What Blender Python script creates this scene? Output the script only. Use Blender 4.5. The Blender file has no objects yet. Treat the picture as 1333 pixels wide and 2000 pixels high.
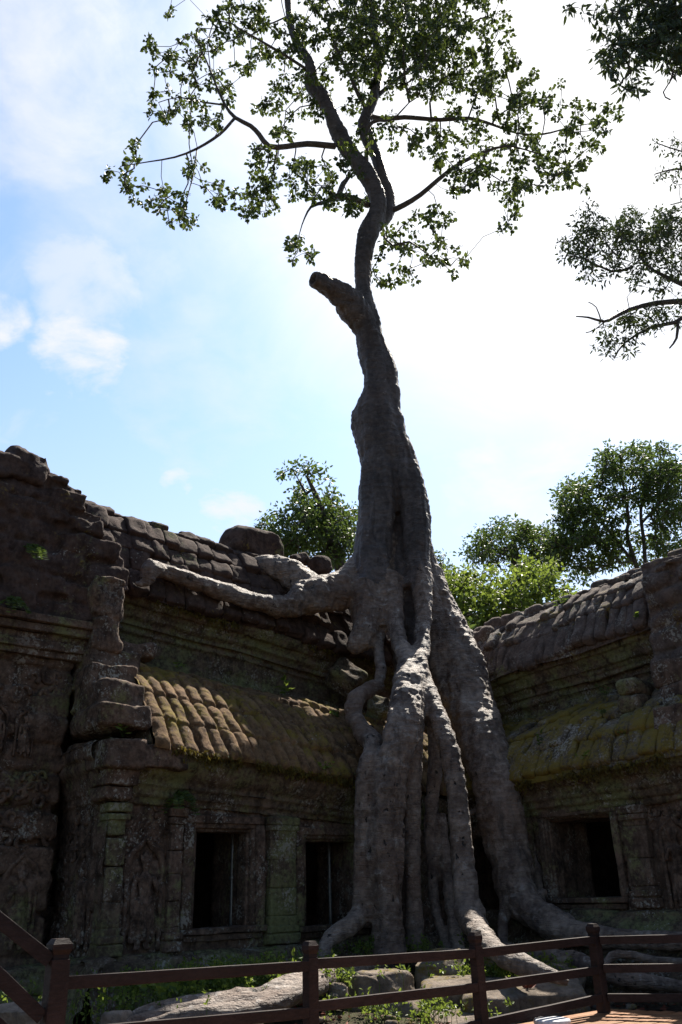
import bpy, bmesh, random
import numpy as np
from math import radians, sin, cos, tan, pi, sqrt, atan2, asin
from mathutils import Matrix, Vector
random.seed(5)
rng = np.random.default_rng(11)
sc = bpy.context.scene
COL = sc.collection

# ------------------------------------------------------------------ camera
FPX = 1650.0                      # focal length in photo pixels (photo 1333 x 2000)
PITCH, ROLL, EYE = radians(24), radians(1.8), 1.4
cf = np.array([0, cos(PITCH), sin(PITCH)])
_u = np.array([0, -sin(PITCH), cos(PITCH)]); _r = np.array([1.0, 0, 0])
cu = cos(ROLL) * _u + sin(ROLL) * _r
cr = cos(ROLL) * _r - sin(ROLL) * _u
CP = np.array([0, 0, EYE])
cam = bpy.data.cameras.new('camera'); camo = bpy.data.objects.new('camera', cam); COL.objects.link(camo)
cam.sensor_fit = 'VERTICAL'; cam.sensor_height = 24.0; cam.lens = FPX * 24 / 2000
cam.clip_start = 0.05; cam.clip_end = 3000
M4 = Matrix(((cr[0], cu[0], -cf[0], CP[0]), (cr[1], cu[1], -cf[1], CP[1]), (cr[2], cu[2], -cf[2], CP[2]), (0, 0, 0, 1)))
camo.matrix_world = M4
sc.camera = camo

def ray(x, y): return (x - 666.5) * cr - (y - 1000) * cu + FPX * cf
def atY(x, y, Y):
    d = ray(x, y); return CP + d * (Y / d[1])
def atZ(x, y, z):
    d = ray(x, y); return CP + d * ((z - EYE) / d[2])
def fwd(p): return float((np.asarray(p) - CP) @ cf)

# ------------------------------------------------------------------ sun, sky, exposure
sd = ray(1187, -12); sd /= np.linalg.norm(sd)
SUN_EL = asin(sd[2]); SUN_AZ = atan2(sd[0], sd[1])
sl = bpy.data.lights.new('sun', 'SUN'); sl.energy = 5.0; sl.angle = radians(0.5); sl.color = (1.0, 0.93, 0.82)
so = bpy.data.objects.new('sun', sl); COL.objects.link(so)
so.rotation_euler = Vector(tuple(sd)).to_track_quat('Z', 'Y').to_euler(); so.location = (12, 30, 40)
sc.view_settings.view_transform = 'Standard'; sc.view_settings.look = 'None'
sc.view_settings.exposure = 1.15; sc.view_settings.gamma = 1.0
W = bpy.data.worlds.new('World'); sc.world = W; W.use_nodes = True

class NT:
    """small node-tree helper"""
    def __init__(s, tree): s.t = tree; s.t.nodes.clear()
    def n(s, typ, **k):
        nd = s.t.nodes.new(typ)
        for a, v in k.items(): setattr(nd, a, v)
        return nd
    def put(s, sock, v):
        if isinstance(v, bpy.types.NodeSocket): s.t.links.new(v, sock)
        elif v is not None:
            if isinstance(v, (tuple, list)) and len(v) == 3 and sock.type == 'RGBA': v = (*v, 1)
            sock.default_value = v
    def math(s, op, a, b=None, c=None, clamp=False):
        nd = s.n('ShaderNodeMath', operation=op, use_clamp=clamp)
        for i, v in enumerate((a, b, c)):
            if v is not None: s.put(nd.inputs[i], v)
        return nd.outputs[0]
    def vmath(s, op, a, b=None, out=0):
        nd = s.n('ShaderNodeVectorMath', operation=op)
        s.put(nd.inputs[0], a)
        if b is not None: s.put(nd.inputs[1], b)
        return nd.outputs[out]
    def noise(s, vec, scale, detail=4, rough=.55, dist=0, out='Fac'):
        nd = s.n('ShaderNodeTexNoise'); s.put(nd.inputs['Vector'], vec); s.put(nd.inputs['Scale'], scale)
        s.put(nd.inputs['Detail'], detail); s.put(nd.inputs['Roughness'], rough); s.put(nd.inputs['Distortion'], dist)
        return nd.outputs[out]
    def smooth(s, v, a, b, lo=0, hi=1):
        nd = s.n('ShaderNodeMapRange', interpolation_type='SMOOTHSTEP')
        for i, x in enumerate((v, a, b, lo, hi)): s.put(nd.inputs[i], x)
        return nd.outputs[0]
    def mix(s, f, a, b, blend='MIX'):
        nd = s.n('ShaderNodeMix', data_type='RGBA', blend_type=blend, clamp_factor=True)
        s.put(nd.inputs[0], f); s.put(nd.inputs[6], a); s.put(nd.inputs[7], b)
        return nd.outputs[2]

def build_world():
    g = NT(W.node_tree)
    sky = g.n('ShaderNodeTexSky', sky_type='NISHITA', sun_disc=False)
    sky.sun_elevation = SUN_EL; sky.sun_rotation = SUN_AZ
    sky.air_density = 1.0; sky.dust_density = 0.7; sky.ozone_density = 1.2
    d = g.n('ShaderNodeTexCoord').outputs['Generated']
    d = g.vmath('NORMALIZE', d)
    sep = g.n('ShaderNodeSeparateXYZ'); g.put(sep.inputs[0], d)
    den = g.math('ADD', g.math('MAXIMUM', sep.outputs[2], 0.0), 0.25)
    cmb = g.n('ShaderNodeCombineXYZ')
    g.put(cmb.inputs[0], g.math('DIVIDE', sep.outputs[0], den)); g.put(cmb.inputs[1], g.math('DIVIDE', sep.outputs[1], den))
    pv = cmb.outputs[0]
    n1 = g.noise(pv, 3.2, 9, .62, .5); n2 = g.noise(pv, 9, 8, .6, .3)
    dot = g.vmath('DOT_PRODUCT', d, tuple(sd), out=1)
    # thin bright veil of high cloud around the sun
    veil = g.smooth(g.math('ADD', dot, g.math('MULTIPLY', g.math('SUBTRACT', n1, .5), .18)), .83, 1.0)
    f = g.math('MULTIPLY', veil, .97)
    # puffs of cloud in fixed directions of the sky
    for x, y, r, amt, th in CLOUDS:
        q = ray(x, y); q /= np.linalg.norm(q)
        b = g.smooth(g.vmath('DOT_PRODUCT', d, tuple(q), out=1), cos(r / FPX), cos(r * .25 / FPX))
        nn = g.math('ADD', g.math('MULTIPLY', n2, .6), g.math('MULTIPLY', n1, .4))
        c = g.smooth(g.math('ADD', g.math('MULTIPLY', b, .42), nn), th, th + (.5 if r > 200 else .22), 0, amt)
        c = g.math('MULTIPLY', c, g.smooth(b, 0, .3))
        f = g.math('MAXIMUM', f, c)
    ahead = g.smooth(g.vmath('DOT_PRODUCT', d, tuple(cf), out=1), .1, .6)      # the bank of cloud lies ahead; the sky behind is clear
    wisp = g.math('MULTIPLY', g.smooth(n1, .5, .78, 0, .4), ahead)
    f = g.math('MAXIMUM', f, wisp)
    low = g.math('MULTIPLY', g.smooth(sep.outputs[2], .62, .12, 0, .62), ahead); f = g.math('MAXIMUM', f, low)    # whitish haze low down
    glow = g.smooth(dot, .80, .995)
    cl = g.mix(glow, (7.55, 7.75, 8.05), (10.5, 10.5, 10.6))
    hazy = g.mix(ahead, (1, 1, 1), (1.75, 1.92, 2.05))                                   # sunlit haze brightens the sky on the sun's side
    col = g.mix(f, g.mix(1.0, sky.outputs[0], hazy, 'MULTIPLY'), cl)
    bg = g.n('ShaderNodeBackground'); g.put(bg.inputs[0], col); bg.inputs[1].default_value = 0.056
    o = g.n('ShaderNodeOutputWorld'); g.t.links.new(bg.outputs[0], o.inputs[0])
CLOUDS = [(150, 690, 150, 1, .78), (10, 620, 90, 1, .80), (240, 600, 90, .7, .86), (60, 60, 360, .95, .60), (440, 1060, 170, .95, .80),
          (345, 948, 60, .8, .86), (275, 970, 40, .7, .88), (175, 850, 80, .5, .9), (170, 560, 170, .6, .76), (1000, 960, 260, 1, .7), (220, 440, 260, .6, .70),
          (20, 930, 160, .45, .82), (400, 760, 300, .5, .70)]
build_world()

# ------------------------------------------------------------------ noise, meshes, objects
def _hash(ix, iy, iz, seed):
    h = (ix.astype(np.int64) * 374761393 + iy.astype(np.int64) * 668265263 + iz.astype(np.int64) * 2147483647 + seed * 1274126177) & 0xffffffff
    h = ((h ^ (h >> 13)) * 1274126177) & 0xffffffff
    h = ((h ^ (h >> 16)) * 2246822519) & 0xffffffff
    return ((h ^ (h >> 15)) & 0xffff) / 65535.0
def vnoise(p, seed=0):
    p = np.asarray(p, float); i = np.floor(p); f = p - i; f = f * f * (3 - 2 * f)
    x, y, z = i[..., 0], i[..., 1], i[..., 2]; r = 0
    for a in (0, 1):
        for b in (0, 1):
            for c in (0, 1):
                w = (f[..., 0] if a else 1 - f[..., 0]) * (f[..., 1] if b else 1 - f[..., 1]) * (f[..., 2] if c else 1 - f[..., 2])
                r = r + w * _hash(x + a, y + b, z + c, seed)
    return r * 2 - 1
def fbm(p, octv=4, seed=0, gain=.5):
    p = np.asarray(p, float); s = 0; a = 1
    for k in range(octv):
        s = s + a * vnoise(p + 17.3 * k, seed + k); p = p * 2.03; a *= gain
    return s
def h1(i, seed): i = np.asarray(i); return _hash(i, i * 0, i * 0, seed)
def h2(i, j, seed): return _hash(np.asarray(i), np.asarray(j), np.asarray(i) * 0, seed)

def tag(o, label=None, cat=None, group=None, kind=None):
    if label: o['label'] = label
    if cat: o['category'] = cat
    if group: o['group'] = group
    if kind: o['kind'] = kind
    return o
def obj(name, v, f, mat, parent=None, smooth=True, attr=None):
    """ONE mesh object from numpy vertices and equal-sized faces; v is in world space, the parent only translates"""
    v = np.asarray(v, float); f = np.asarray(f, np.int32)
    if parent is not None: v = v - np.array(parent_world(parent))
    me = bpy.data.meshes.new(name); k = f.shape[1]
    me.vertices.add(len(v)); me.vertices.foreach_set('co', v.astype(np.float32).ravel())
    me.loops.add(f.size); me.loops.foreach_set('vertex_index', f.ravel())
    me.polygons.add(len(f)); me.polygons.foreach_set('loop_start', np.arange(0, f.size, k, dtype=np.int32))
    me.polygons.foreach_set('use_smooth', np.full(len(f), smooth))
    me.update(calc_edges=True)
    if attr is not None:
        at = me.attributes.new('tint', 'FLOAT', 'POINT'); at.data.foreach_set('value', np.asarray(attr, np.float32).ravel())
    me.materials.append(mat)
    o = bpy.data.objects.new(name, me); COL.objects.link(o)
    if parent is not None: o.parent = parent
    return o
def parent_world(p):
    w = Vector((0, 0, 0))
    while p is not None: w += p.location; p = p.parent
    return w
def empty(name, loc, label, cat, group=None):
    o = bpy.data.objects.new(name, None); COL.objects.link(o); o.location = tuple(float(c) for c in loc); o.empty_display_size = .3
    return tag(o, label, cat, group)
class MB:
    """collects quads of many shapes into one mesh"""
    def __init__(s): s.v = []; s.f = []; s.a = []; s.n = 0
    def add(s, v, f, a=None):
        v = np.asarray(v, float); s.v.append(v); s.f.append(np.asarray(f) + s.n); s.n += len(v)
        s.a.append(np.full(len(v), .5) if a is None else np.broadcast_to(a, (len(v),)))
    def build(s, name, mat, parent=None, smooth=True):
        return obj(name, np.vstack(s.v), np.vstack(s.f), mat, parent, smooth, np.concatenate(s.a))

def grid_faces(nu, nv, mask=None):
    i = np.arange(nu - 1)[:, None] * nv + np.arange(nv - 1)[None, :]
    q = np.stack([i, i + nv, i + nv + 1, i + 1], -1)
    if mask is not None: return q[mask]
    return q.reshape(-1, 4)

def cube_shell(n):
    t = np.linspace(-1, 1, n + 1); a, b = np.meshgrid(t, t, indexing='ij'); V = []; F = []; o = np.ones_like(a)
    k = 0
    for ax in range(3):
        for s in (-1, 1):
            p = [None] * 3; p[ax] = o * s; p[(ax + 1) % 3] = a; p[(ax + 2) % 3] = b
            V.append(np.stack(p, -1).reshape(-1, 3)); f = grid_faces(n + 1, n + 1)
            F.append((f if s > 0 else f[:, ::-1]) + k); k += (n + 1) ** 2
    V = np.vstack(V); F = np.vstack(F)
    key = np.round(V * 1000).astype(int); u, inv = np.unique(key, axis=0, return_inverse=True); inv = inv.ravel()
    idx = np.zeros(len(u), int); idx[inv] = np.arange(len(V))
    return V[idx], inv[F]
SHELL = {n: cube_shell(n) for n in (1, 3, 5, 8, 12, 18)}
def stone(c, half, axes=np.eye(3), rad=.06, amp=.02, n=8, freq=3.0, seed=0, cut=0.0):
    """a worn squared stone: rounded box with noise"""
    V, F = SHELL[n]; half = np.asarray(half, float); rad = min(rad, half.min() * .95)
    p = V * half; inner = np.clip(p, -(half - rad), half - rad); d = p - inner
    L = np.linalg.norm(d, axis=1, keepdims=True); nrm = d / np.maximum(L, 1e-9)
    q = inner + nrm * rad
    if cut:
        for k in range(5):
            r = np.random.default_rng(seed * 7 + k); pl = r.normal(size=3); pl /= np.linalg.norm(pl)
            lim = np.abs(pl * half).sum() * (1 - cut * r.uniform(.3, 1)); e = q @ pl - lim
            q = q - np.maximum(e, 0)[:, None] * pl
    w = q @ axes + np.asarray(c)
    w = w + (nrm @ axes) * (fbm(w * freq + seed * 3.7, 4, seed) * amp)[:, None]
    return w, F
def box(c, half, axes=np.eye(3)): 
    V, F = SHELL[1]; return (V * np.asarray(half)) @ axes + np.asarray(c), F
def frame_axes(d, up=(0, 0, 1)):
    d = np.asarray(d, float); d = d / np.linalg.norm(d); s = np.cross(d, up); s /= np.linalg.norm(s); return np.array([d, s, np.cross(s, d)])

def smooth_path(pts, step):
    """Catmull-Rom through points (any columns), about one sample each step metres"""
    P = np.asarray(pts, float); P = np.vstack([2 * P[0] - P[1], P, 2 * P[-1] - P[-2]]); out = []
    for i in range(1, len(P) - 2):
        a, b, c, d = P[i - 1:i + 3]; m = max(2, int(np.linalg.norm((c - b)[:3]) / step))
        t = np.linspace(0, 1, m, endpoint=False)[:, None]
        out.append(.5 * ((2 * b) + (c - a) * t + (2 * a - 5 * b + 4 * c - d) * t ** 2 + (3 * b - a - 3 * c + d) * t ** 3))
    out.append(P[-2][None]); return np.vstack(out)
def tube(path, rad, k=10, cap=True, lump=0.0, seed=0):
    """closed tube along path (m,3) with radius per sample; end fans are collapsed quads"""
    path = np.asarray(path, float); rad = np.broadcast_to(np.asarray(rad, float), (len(path),)); m = len(path)
    T = np.gradient(path, axis=0); T /= np.maximum(np.linalg.norm(T, axis=1, keepdims=True), 1e-9)
    s = np.cross(T[0], (0.3, 0.2, 0.93) if abs(T[0][2]) < .9 else (1, 0.2, 0)); s /= np.linalg.norm(s); S = []
    for i in range(m):
        s = s - T[i] * (s @ T[i]); s /= np.linalg.norm(s); S.append(s)
    S = np.array(S); B = np.cross(T, S); a = np.linspace(0, 2 * pi, k, endpoint=False)
    R = rad[:, None] * np.ones(k)
    if lump: R = R * (1 + lump * vnoise(np.stack([np.cos(a)[None, :] * 1.2 + 0 * R, np.sin(a)[None, :] * 1.2 + 0 * R, np.arange(m)[:, None] * .17 + 0 * R], -1), seed))
    V = (path[:, None] + R[..., None] * (np.cos(a)[None, :, None] * S[:, None] + np.sin(a)[None, :, None] * B[:, None])).reshape(-1, 3)
    i = np.arange(m - 1)[:, None] * k + np.arange(k)[None]; j = np.arange(m - 1)[:, None] * k + (np.arange(k)[None] + 1) % k
    F = np.stack([i, j, j + k, i + k], -1).reshape(-1, 4)
    if cap:
        n = len(V); V = np.vstack([V, path[0] - T[0] * rad[0] * .5, path[-1] + T[-1] * rad[-1] * .5]); e = np.arange(0, k, 2); z = (m - 1) * k
        F = np.vstack([F, np.stack([e + 0 * e, np.full_like(e, n), (e + 2) % k, (e + 1) % k], -1),
                       np.stack([z + e, z + (e + 1) % k, z + (e + 2) % k, np.full_like(e, n + 1)], -1)])
    return V, F
def sticks(A, B, ra, rb, k=4):
    """many thin tapered rods at once"""
    A = np.asarray(A); B = np.asarray(B); d = B - A; d = d / np.maximum(np.linalg.norm(d, axis=1, keepdims=True), 1e-9)
    s = np.cross(d, np.where(np.abs(d[:, 2:3]) < .9, (0, 0, 1.0), (1.0, 0, 0))); s /= np.linalg.norm(s, axis=1, keepdims=True); b = np.cross(d, s)
    a = np.linspace(0, 2 * pi, k, endpoint=False); o = np.cos(a)[None, :, None] * s[:, None] + np.sin(a)[None, :, None] * b[:, None]
    V = np.concatenate([A[:, None] + o * np.asarray(ra)[:, None, None], B[:, None] + o * np.asarray(rb)[:, None, None]], 1)
    i = np.arange(k); f = np.stack([i, (i + 1) % k, (i + 1) % k + k, i + k], -1)
    return V.reshape(-1, 3), (np.arange(len(A))[:, None, None] * 2 * k + f).reshape(-1, 4)

# ------------------------------------------------------------------ materials
def material(name):
    m = bpy.data.materials.new(name); m.use_nodes = True; return m, NT(m.node_tree)
def finish(g, col, rough=.9, bump=None, bstr=.5, bdist=.03, spec=.25):
    b = g.n('ShaderNodeBsdfPrincipled'); g.put(b.inputs['Base Color'], col); g.put(b.inputs['Roughness'], rough); g.put(b.inputs['Specular IOR Level'], spec)
    if bump is not None:
        bn = g.n('ShaderNodeBump'); g.put(bn.inputs['Strength'], bstr); g.put(bn.inputs['Distance'], bdist); g.put(bn.inputs['Height'], bump)
        g.t.links.new(bn.outputs[0], b.inputs['Normal'])
    o = g.n('ShaderNodeOutputMaterial'); g.t.links.new(b.outputs[0], o.inputs[0]); return b
def tint(g):
    a = g.n('ShaderNodeAttribute', attribute_name='tint'); return a.outputs['Fac']
def stone_mat(name, dark, mid, lichen=.3, green=.3, moss=0.0, fine=1.0, stain=.55):
    m, g = material(name); p = g.n('ShaderNodeNewGeometry').outputs['Position']
    n1 = g.noise(p, .9, 6, .6); n2 = g.noise(p, 4.5, 7, .65); n3 = g.noise(p, 17, 6, .65); n4 = g.noise(p, 70, 4, .6)
    st = g.noise(g.vmath('MULTIPLY', p, (5.0, 5.0, .7)), 1.0, 5, .6, .4)
    c = g.mix(g.smooth(g.math('ADD', g.math('MULTIPLY', n2, .6), g.math('MULTIPLY', n3, .4)), .36, .66), dark, mid)
    c = g.mix(g.smooth(tint(g), 0, 1, 0, .42), c, tuple(x * .42 for x in mid))
    c = g.mix(g.smooth(st, .50, .70, 0, stain), c, tuple(x * .4 for x in dark))                      # rain streaks of black algae
    gm = g.smooth(g.math('ADD', g.math('MULTIPLY', g.noise(g.vmath('ADD', p, (31, 7, 3)), 1.1, 6, .7), .7), g.math('MULTIPLY', n3, .3)), .62 - .14 * green, .72 - .1 * green, 0, .85)
    c = g.mix(gm, c, g.mix(n3, (.060, .066, .028), (.235, .25, .11)))
    lm = g.smooth(g.math('ADD', g.math('MULTIPLY', g.noise(g.vmath('ADD', p, (3, 19, 41)), 2.3, 5, .65), .45), g.math('MULTIPLY', g.noise(g.vmath('ADD', p, (9, 2, 5)), 24, 4, .6), .55)), .62 - .16 * lichen, .67 - .14 * lichen, 0, .85)
    lm = g.math('MULTIPLY', lm, g.smooth(g.noise(g.vmath('ADD', p, (11, 4, 8)), 1.0, 4, .6), .38, .62, .08, 1))
    c = g.mix(lm, c, g.mix(n4, (.20, .19, .165), (.40, .39, .35)))
    if moss:
        mm = g.smooth(g.math('ADD', g.math('MULTIPLY', g.noise(g.vmath('ADD', p, (71, 1, 13)), 1.6, 6, .7), .65), g.math('MULTIPLY', n3, .35)), .60 - .2 * moss, .70 - .16 * moss, 0, .92)
        c = g.mix(mm, c, g.mix(n4, (.055, .042, .008), (.26, .19, .03)))
    h = g.math('ADD', g.math('MULTIPLY', n3, .7), g.math('MULTIPLY', n4, .45))
    finish(g, c, .93, h, .75, .035 * fine, .2); return m
M_STONE = stone_mat('weathered_sandstone', (.034, .023, .018), (.195, .132, .098), .52, .70)
M_STONE_G = stone_mat('green_sandstone', (.034, .025, .018), (.180, .130, .092), .52, 1.2)
M_STONE_Y = stone_mat('algae_streaked_sandstone', (.046, .034, .026), (.16, .115, .082), .5, 1.35)
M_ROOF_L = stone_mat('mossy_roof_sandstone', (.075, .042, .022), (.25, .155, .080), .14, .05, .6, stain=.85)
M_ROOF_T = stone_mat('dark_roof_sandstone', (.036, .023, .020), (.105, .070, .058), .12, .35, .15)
M_ROOF_R = stone_mat('grey_roof_sandstone', (.062, .044, .037), (.175, .13, .11), .62, .32, .2)
M_MOSS_R = stone_mat('moss_covered_sandstone', (.05, .04, .03), (.17, .135, .105), .75, .5, .85)
M_ROCK = stone_mat('mossy_rock', (.11, .09, .072), (.26, .21, .17), .25, .2, .5)
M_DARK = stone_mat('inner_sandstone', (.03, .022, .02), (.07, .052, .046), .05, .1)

def bark_mat(name, a, b, pale=.5, holes=False, s=1.0, rust=.2):
    m, g = material(name); p = g.n('ShaderNodeNewGeometry').outputs['Position']
    ring = g.noise(g.vmath('MULTIPLY', p, (5.0 * s, 5.0 * s, 30.0 * s)), 1.0, 5, .62, .8)
    n1 = g.noise(p, 1.4 * s, 6, .65); n2 = g.noise(p, 9 * s, 6, .65); n3 = g.noise(p, 40 * s, 4, .6)
    c = g.mix(g.smooth(g.math('ADD', g.math('MULTIPLY', n1, .5), g.math('MULTIPLY', n2, .5)), .36, .66), a, b)
    c = g.mix(g.smooth(ring, .56, .7, 0, .35), c, tuple(x * .5 for x in a))
    c = g.mix(g.smooth(g.noise(g.vmath('ADD', p, (77, 5, 9)), .8, 4, .6), .45, .66, 0, rust), c, g.mix(n2, (.085, .048, .030), (.22, .13, .085)))
    c = g.mix(g.smooth(g.noise(g.vmath('MULTIPLY', p, (4, 4, .8)), 1.0, 6, .7, .6), .54, .68, 0, .6), c, tuple(x * .32 for x in a))
    pl = g.smooth(g.math('ADD', g.math('MULTIPLY', g.noise(g.vmath('ADD', p, (5, 50, 9)), 3.2, 6, .7), .6), g.math('MULTIPLY', n2, .4)), .64 - .12 * pale, .70 - .1 * pale, 0, .7)
    c = g.mix(pl, c, g.mix(n3, (.26, .24, .22), (.46, .43, .40)))
    h = g.math('ADD', g.math('MULTIPLY', ring, .8), g.math('ADD', g.math('MULTIPLY', n2, .6), g.math('MULTIPLY', n3, .3)))
    if holes:
        hm = g.smooth(g.noise(g.vmath('MULTIPLY', p, (9, 9, 5.5)), 1.0, 3, .5), .66, .70)
        hm = g.math('MULTIPLY', hm, g.smooth(g.noise(p, .9, 2), .42, .55))
        c = g.mix(hm, c, (.02, .016, .013)); h = g.math('SUBTRACT', h, hm)
    finish(g, c, .62, h, 1.0, .085, .45); return m
M_BARK = bark_mat('grey_bark', (.050, .041, .039), (.145, .122, .116), .42)
M_ROOT = bark_mat('root_bark', (.088, .064, .053), (.33, .265, .22), .75, True, rust=.5)
M_LIMB = bark_mat('dark_limb_bark', (.06, .05, .042), (.13, .11, .095), .2)

def leaf_mat(name, c0, c1, c2, trans=.45, rough=.45):
    m, g = material(name); t = tint(g)
    c = g.mix(g.smooth(t, 0, .55), c0, c1); c = g.mix(g.smooth(t, .6, 1), c, c2)
    d = g.n('ShaderNodeBsdfPrincipled'); g.put(d.inputs['Base Color'], c); g.put(d.inputs['Roughness'], rough); g.put(d.inputs['Specular IOR Level'], .35)
    tr = g.n('ShaderNodeBsdfTranslucent'); g.put(tr.inputs[0], g.mix(.5, c, (c2[0] * 1.3, c2[1] * 1.25, c2[2])))
    mx = g.n('ShaderNodeMixShader'); mx.inputs[0].default_value = trans
    g.t.links.new(d.outputs[0], mx.inputs[1]); g.t.links.new(tr.outputs[0], mx.inputs[2])
    o = g.n('ShaderNodeOutputMaterial'); g.t.links.new(mx.outputs[0], o.inputs[0]); return m
M_LEAF = leaf_mat('crown_leaves', (.022, .036, .011), (.042, .068, .018), (.10, .135, .026), .34)
M_LEAF_D = leaf_mat('dark_leaves', (.022, .034, .013), (.036, .055, .018), (.06, .085, .024), .25)
M_LEAF_T = leaf_mat('deep_green_leaves', (.026, .048, .013), (.048, .082, .020), (.09, .135, .03), .42)
M_LEAF_B = leaf_mat('bright_leaves', (.05, .09, .016), (.10, .16, .028), (.20, .26, .045), .5)
M_LEAF_M = leaf_mat('mid_leaves', (.030, .055, .014), (.060, .10, .024), (.11, .16, .035), .4)

def wood_mat(name, a, b):
    m, g = material(name); p = g.n('ShaderNodeNewGeometry').outputs['Position']
    gr = g.noise(g.vmath('MULTIPLY', p, (9, 9, 30)), 1.0, 6, .7, 1.5); n2 = g.noise(p, 2.2, 5, .6); n3 = g.noise(p, 90, 3, .6)
    c = g.mix(g.smooth(g.math('ADD', g.math('MULTIPLY', gr, .6), g.math('MULTIPLY', n2, .4)), .36, .64), a, b)
    c = g.mix(g.smooth(tint(g), 0, 1, 0, .4), c, tuple(x * .6 for x in a))
    finish(g, c, .6, g.math('ADD', gr, g.math('MULTIPLY', n3, .3)), .5, .012, .15); return m
M_WOOD = wood_mat('dark_stained_timber', (.018, .0115, .0105), (.042, .027, .0245))
M_DECK = wood_mat('orange_deck_boards', (.22, .105, .05), (.40, .21, .11))

def ground_mat():
    m, g = material('leaf_strewn_soil'); p = g.n('ShaderNodeNewGeometry').outputs['Position']
    n1 = g.noise(p, .7, 5, .6); n2 = g.noise(p, 7, 6, .65); n3 = g.noise(p, 38, 5, .65)
    c = g.mix(g.smooth(n2, .35, .65), (.035, .026, .019), (.095, .07, .05))
    c = g.mix(g.smooth(g.math('ADD', g.math('MULTIPLY', n1, .6), g.math('MULTIPLY', n3, .4)), .5, .62, 0, .7), c, (.05, .065, .02))
    c = g.mix(g.smooth(n3, .6, .7, 0, .8), c, (.16, .11, .07))
    finish(g, c, .95, g.math('ADD', n2, n3), .8, .05, .15); return m
M_GROUND = ground_mat()
def plain(name, col, rough=.5, metal=0):
    m, g = material(name); p = g.n('ShaderNodeNewGeometry').outputs['Position']
    n = g.noise(p, 25, 5, .6); b = finish(g, g.mix(g.smooth(n, .4, .65), tuple(x * .75 for x in col), col), rough, n, .3, .01, .4)
    b.inputs['Metallic'].default_value = metal; return m
M_STEEL = plain('galvanised_steel', (.20, .21, .21), .45, .6)
M_WHITE = plain('white_paint', (.72, .73, .76), .5)
M_DRY = plain('dry_leaf', (.20, .055, .03), .7)

# ------------------------------------------------------------------ ground
def ground_height(x, y):
    p = np.stack([x * .6, y * .6, 0 * x], -1)
    z = -.14 + .10 * fbm(p, 4, 3) * np.exp(-((x ** 2 + (y - 10) ** 2) / 900)) + .30 * np.exp(-((x + 1.2) / 2.0) ** 2 - ((y - 11.3) / .9) ** 2)
    return z
def build_ground():
    near = np.concatenate([-np.geomspace(400, 11, 22), np.linspace(-10, 10, 130), np.geomspace(11, 400, 22)])
    ny = np.concatenate([-np.geomspace(300, 6, 16), np.linspace(-5, 22, 160), np.geomspace(23, 700, 22)])
    X, Y = np.meshgrid(near, ny, indexing='ij')
    V = np.stack([X, Y, ground_height(X, Y)], -1).reshape(-1, 3)
    tag(obj('ground', V, grid_faces(len(near), len(ny)), M_GROUND), 'dark leaf strewn soil of the temple courtyard', kind='structure')
build_ground()

# ------------------------------------------------------------------ temple: two galleries meeting in an inner corner
AL, AR = radians(50), radians(40)
C0 = np.array([2.0, 17.0, 0])
UL = np.array([-sin(AL), -cos(AL), 0]); NL = np.array([cos(AL), -sin(AL), 0])      # along the left gallery away from the corner; out of its wall
UR = np.array([sin(AR), -cos(AR), 0]); NR = np.array([-cos(AR), -sin(AR), 0])      # along the right gallery away from the corner; out of its wall
def sstep(x, a, b):
    t = np.clip((x - a) / (b - a), 0, 1); return t * t * (3 - 2 * t)
class Wing:
    def __init__(s, u, n, sag, seed): s.u, s.n, s.sag, s.seed = u, n, sag, seed
    def at(s, a, out, z): 
        a, out, z = np.broadcast_arrays(np.asarray(a, float), out, z)
        zz = z + s.sag(a, z)
        return C0 + a[..., None] * s.u + out[..., None] * s.n + zz[..., None] * np.array([0, 0, 1.0])
    def axes(s): return np.array([s.u, s.n, [0, 0, 1.0]])
    def pix(s, x, y, out):
        p0 = C0 + out * s.n; d = ray(x, y); p = CP + d * (((p0 - CP) @ s.n) / (d @ s.n)); a = float((p - C0) @ s.u)
        z = float(p[2]); return a, z
WL = Wing(UL, NL, lambda a, z: (a - 5) * .085 * sstep(z, 1.6, 3.2), 1)
WR = Wing(UR, NR, lambda a, z: (a - 3) * .05 * sstep(z, 2.0, 3.4), 2)

def resample(prof, dt):
    P = np.asarray(prof, float); L = np.r_[0, np.cumsum(np.linalg.norm(np.diff(P, axis=0), axis=1))]
    t = np.unique(np.concatenate([np.linspace(0, L[-1], max(3, int(L[-1] / dt)))])); 
    return np.stack([np.interp(t, L, P[:, 0]), np.interp(t, L, P[:, 1])], -1), t
def courses(t, h, seed):
    """running course index with uneven heights, and position 0..1 inside the course"""
    edges = [0.0]; k = 0
    while edges[-1] < t.max() + 2: edges.append(edges[-1] + h * (.75 + .5 * random.Random(seed * 100 + k).random())); k += 1
    e = np.array(edges); i = np.clip(np.searchsorted(e, t, side='right') - 1, 0, len(e) - 2)
    return i, (t - e[i]) / (e[i + 1] - e[i]), e[i + 1] - e[i]
def masonry(S, T, w, h, seed, groove=.03, push=.025):
    """squared courses: returns (height, tint)"""
    i, ft, ht = courses(T, h, seed)
    off = h1(i, seed + 1) * w; ww = w * (.7 + .6 * h1(i, seed + 5)); q = (S + off) / ww
    wob = .12 * vnoise(np.stack([S * 1.3, T * 1.3, i * 3.1], -1), seed); j = np.floor(q + wob); fq = q + wob - j
    d = np.minimum(np.minimum(ft, 1 - ft) * ht, np.minimum(fq, 1 - fq) * ww)
    r = h2(i, j, seed + 2)
    H = -groove * (1 - sstep(d, .0, .035)) - .014 * (1 - sstep(d, .02, .12)) + push * (r - .5) * 2
    return H, h2(i, j, seed + 3)
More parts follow.
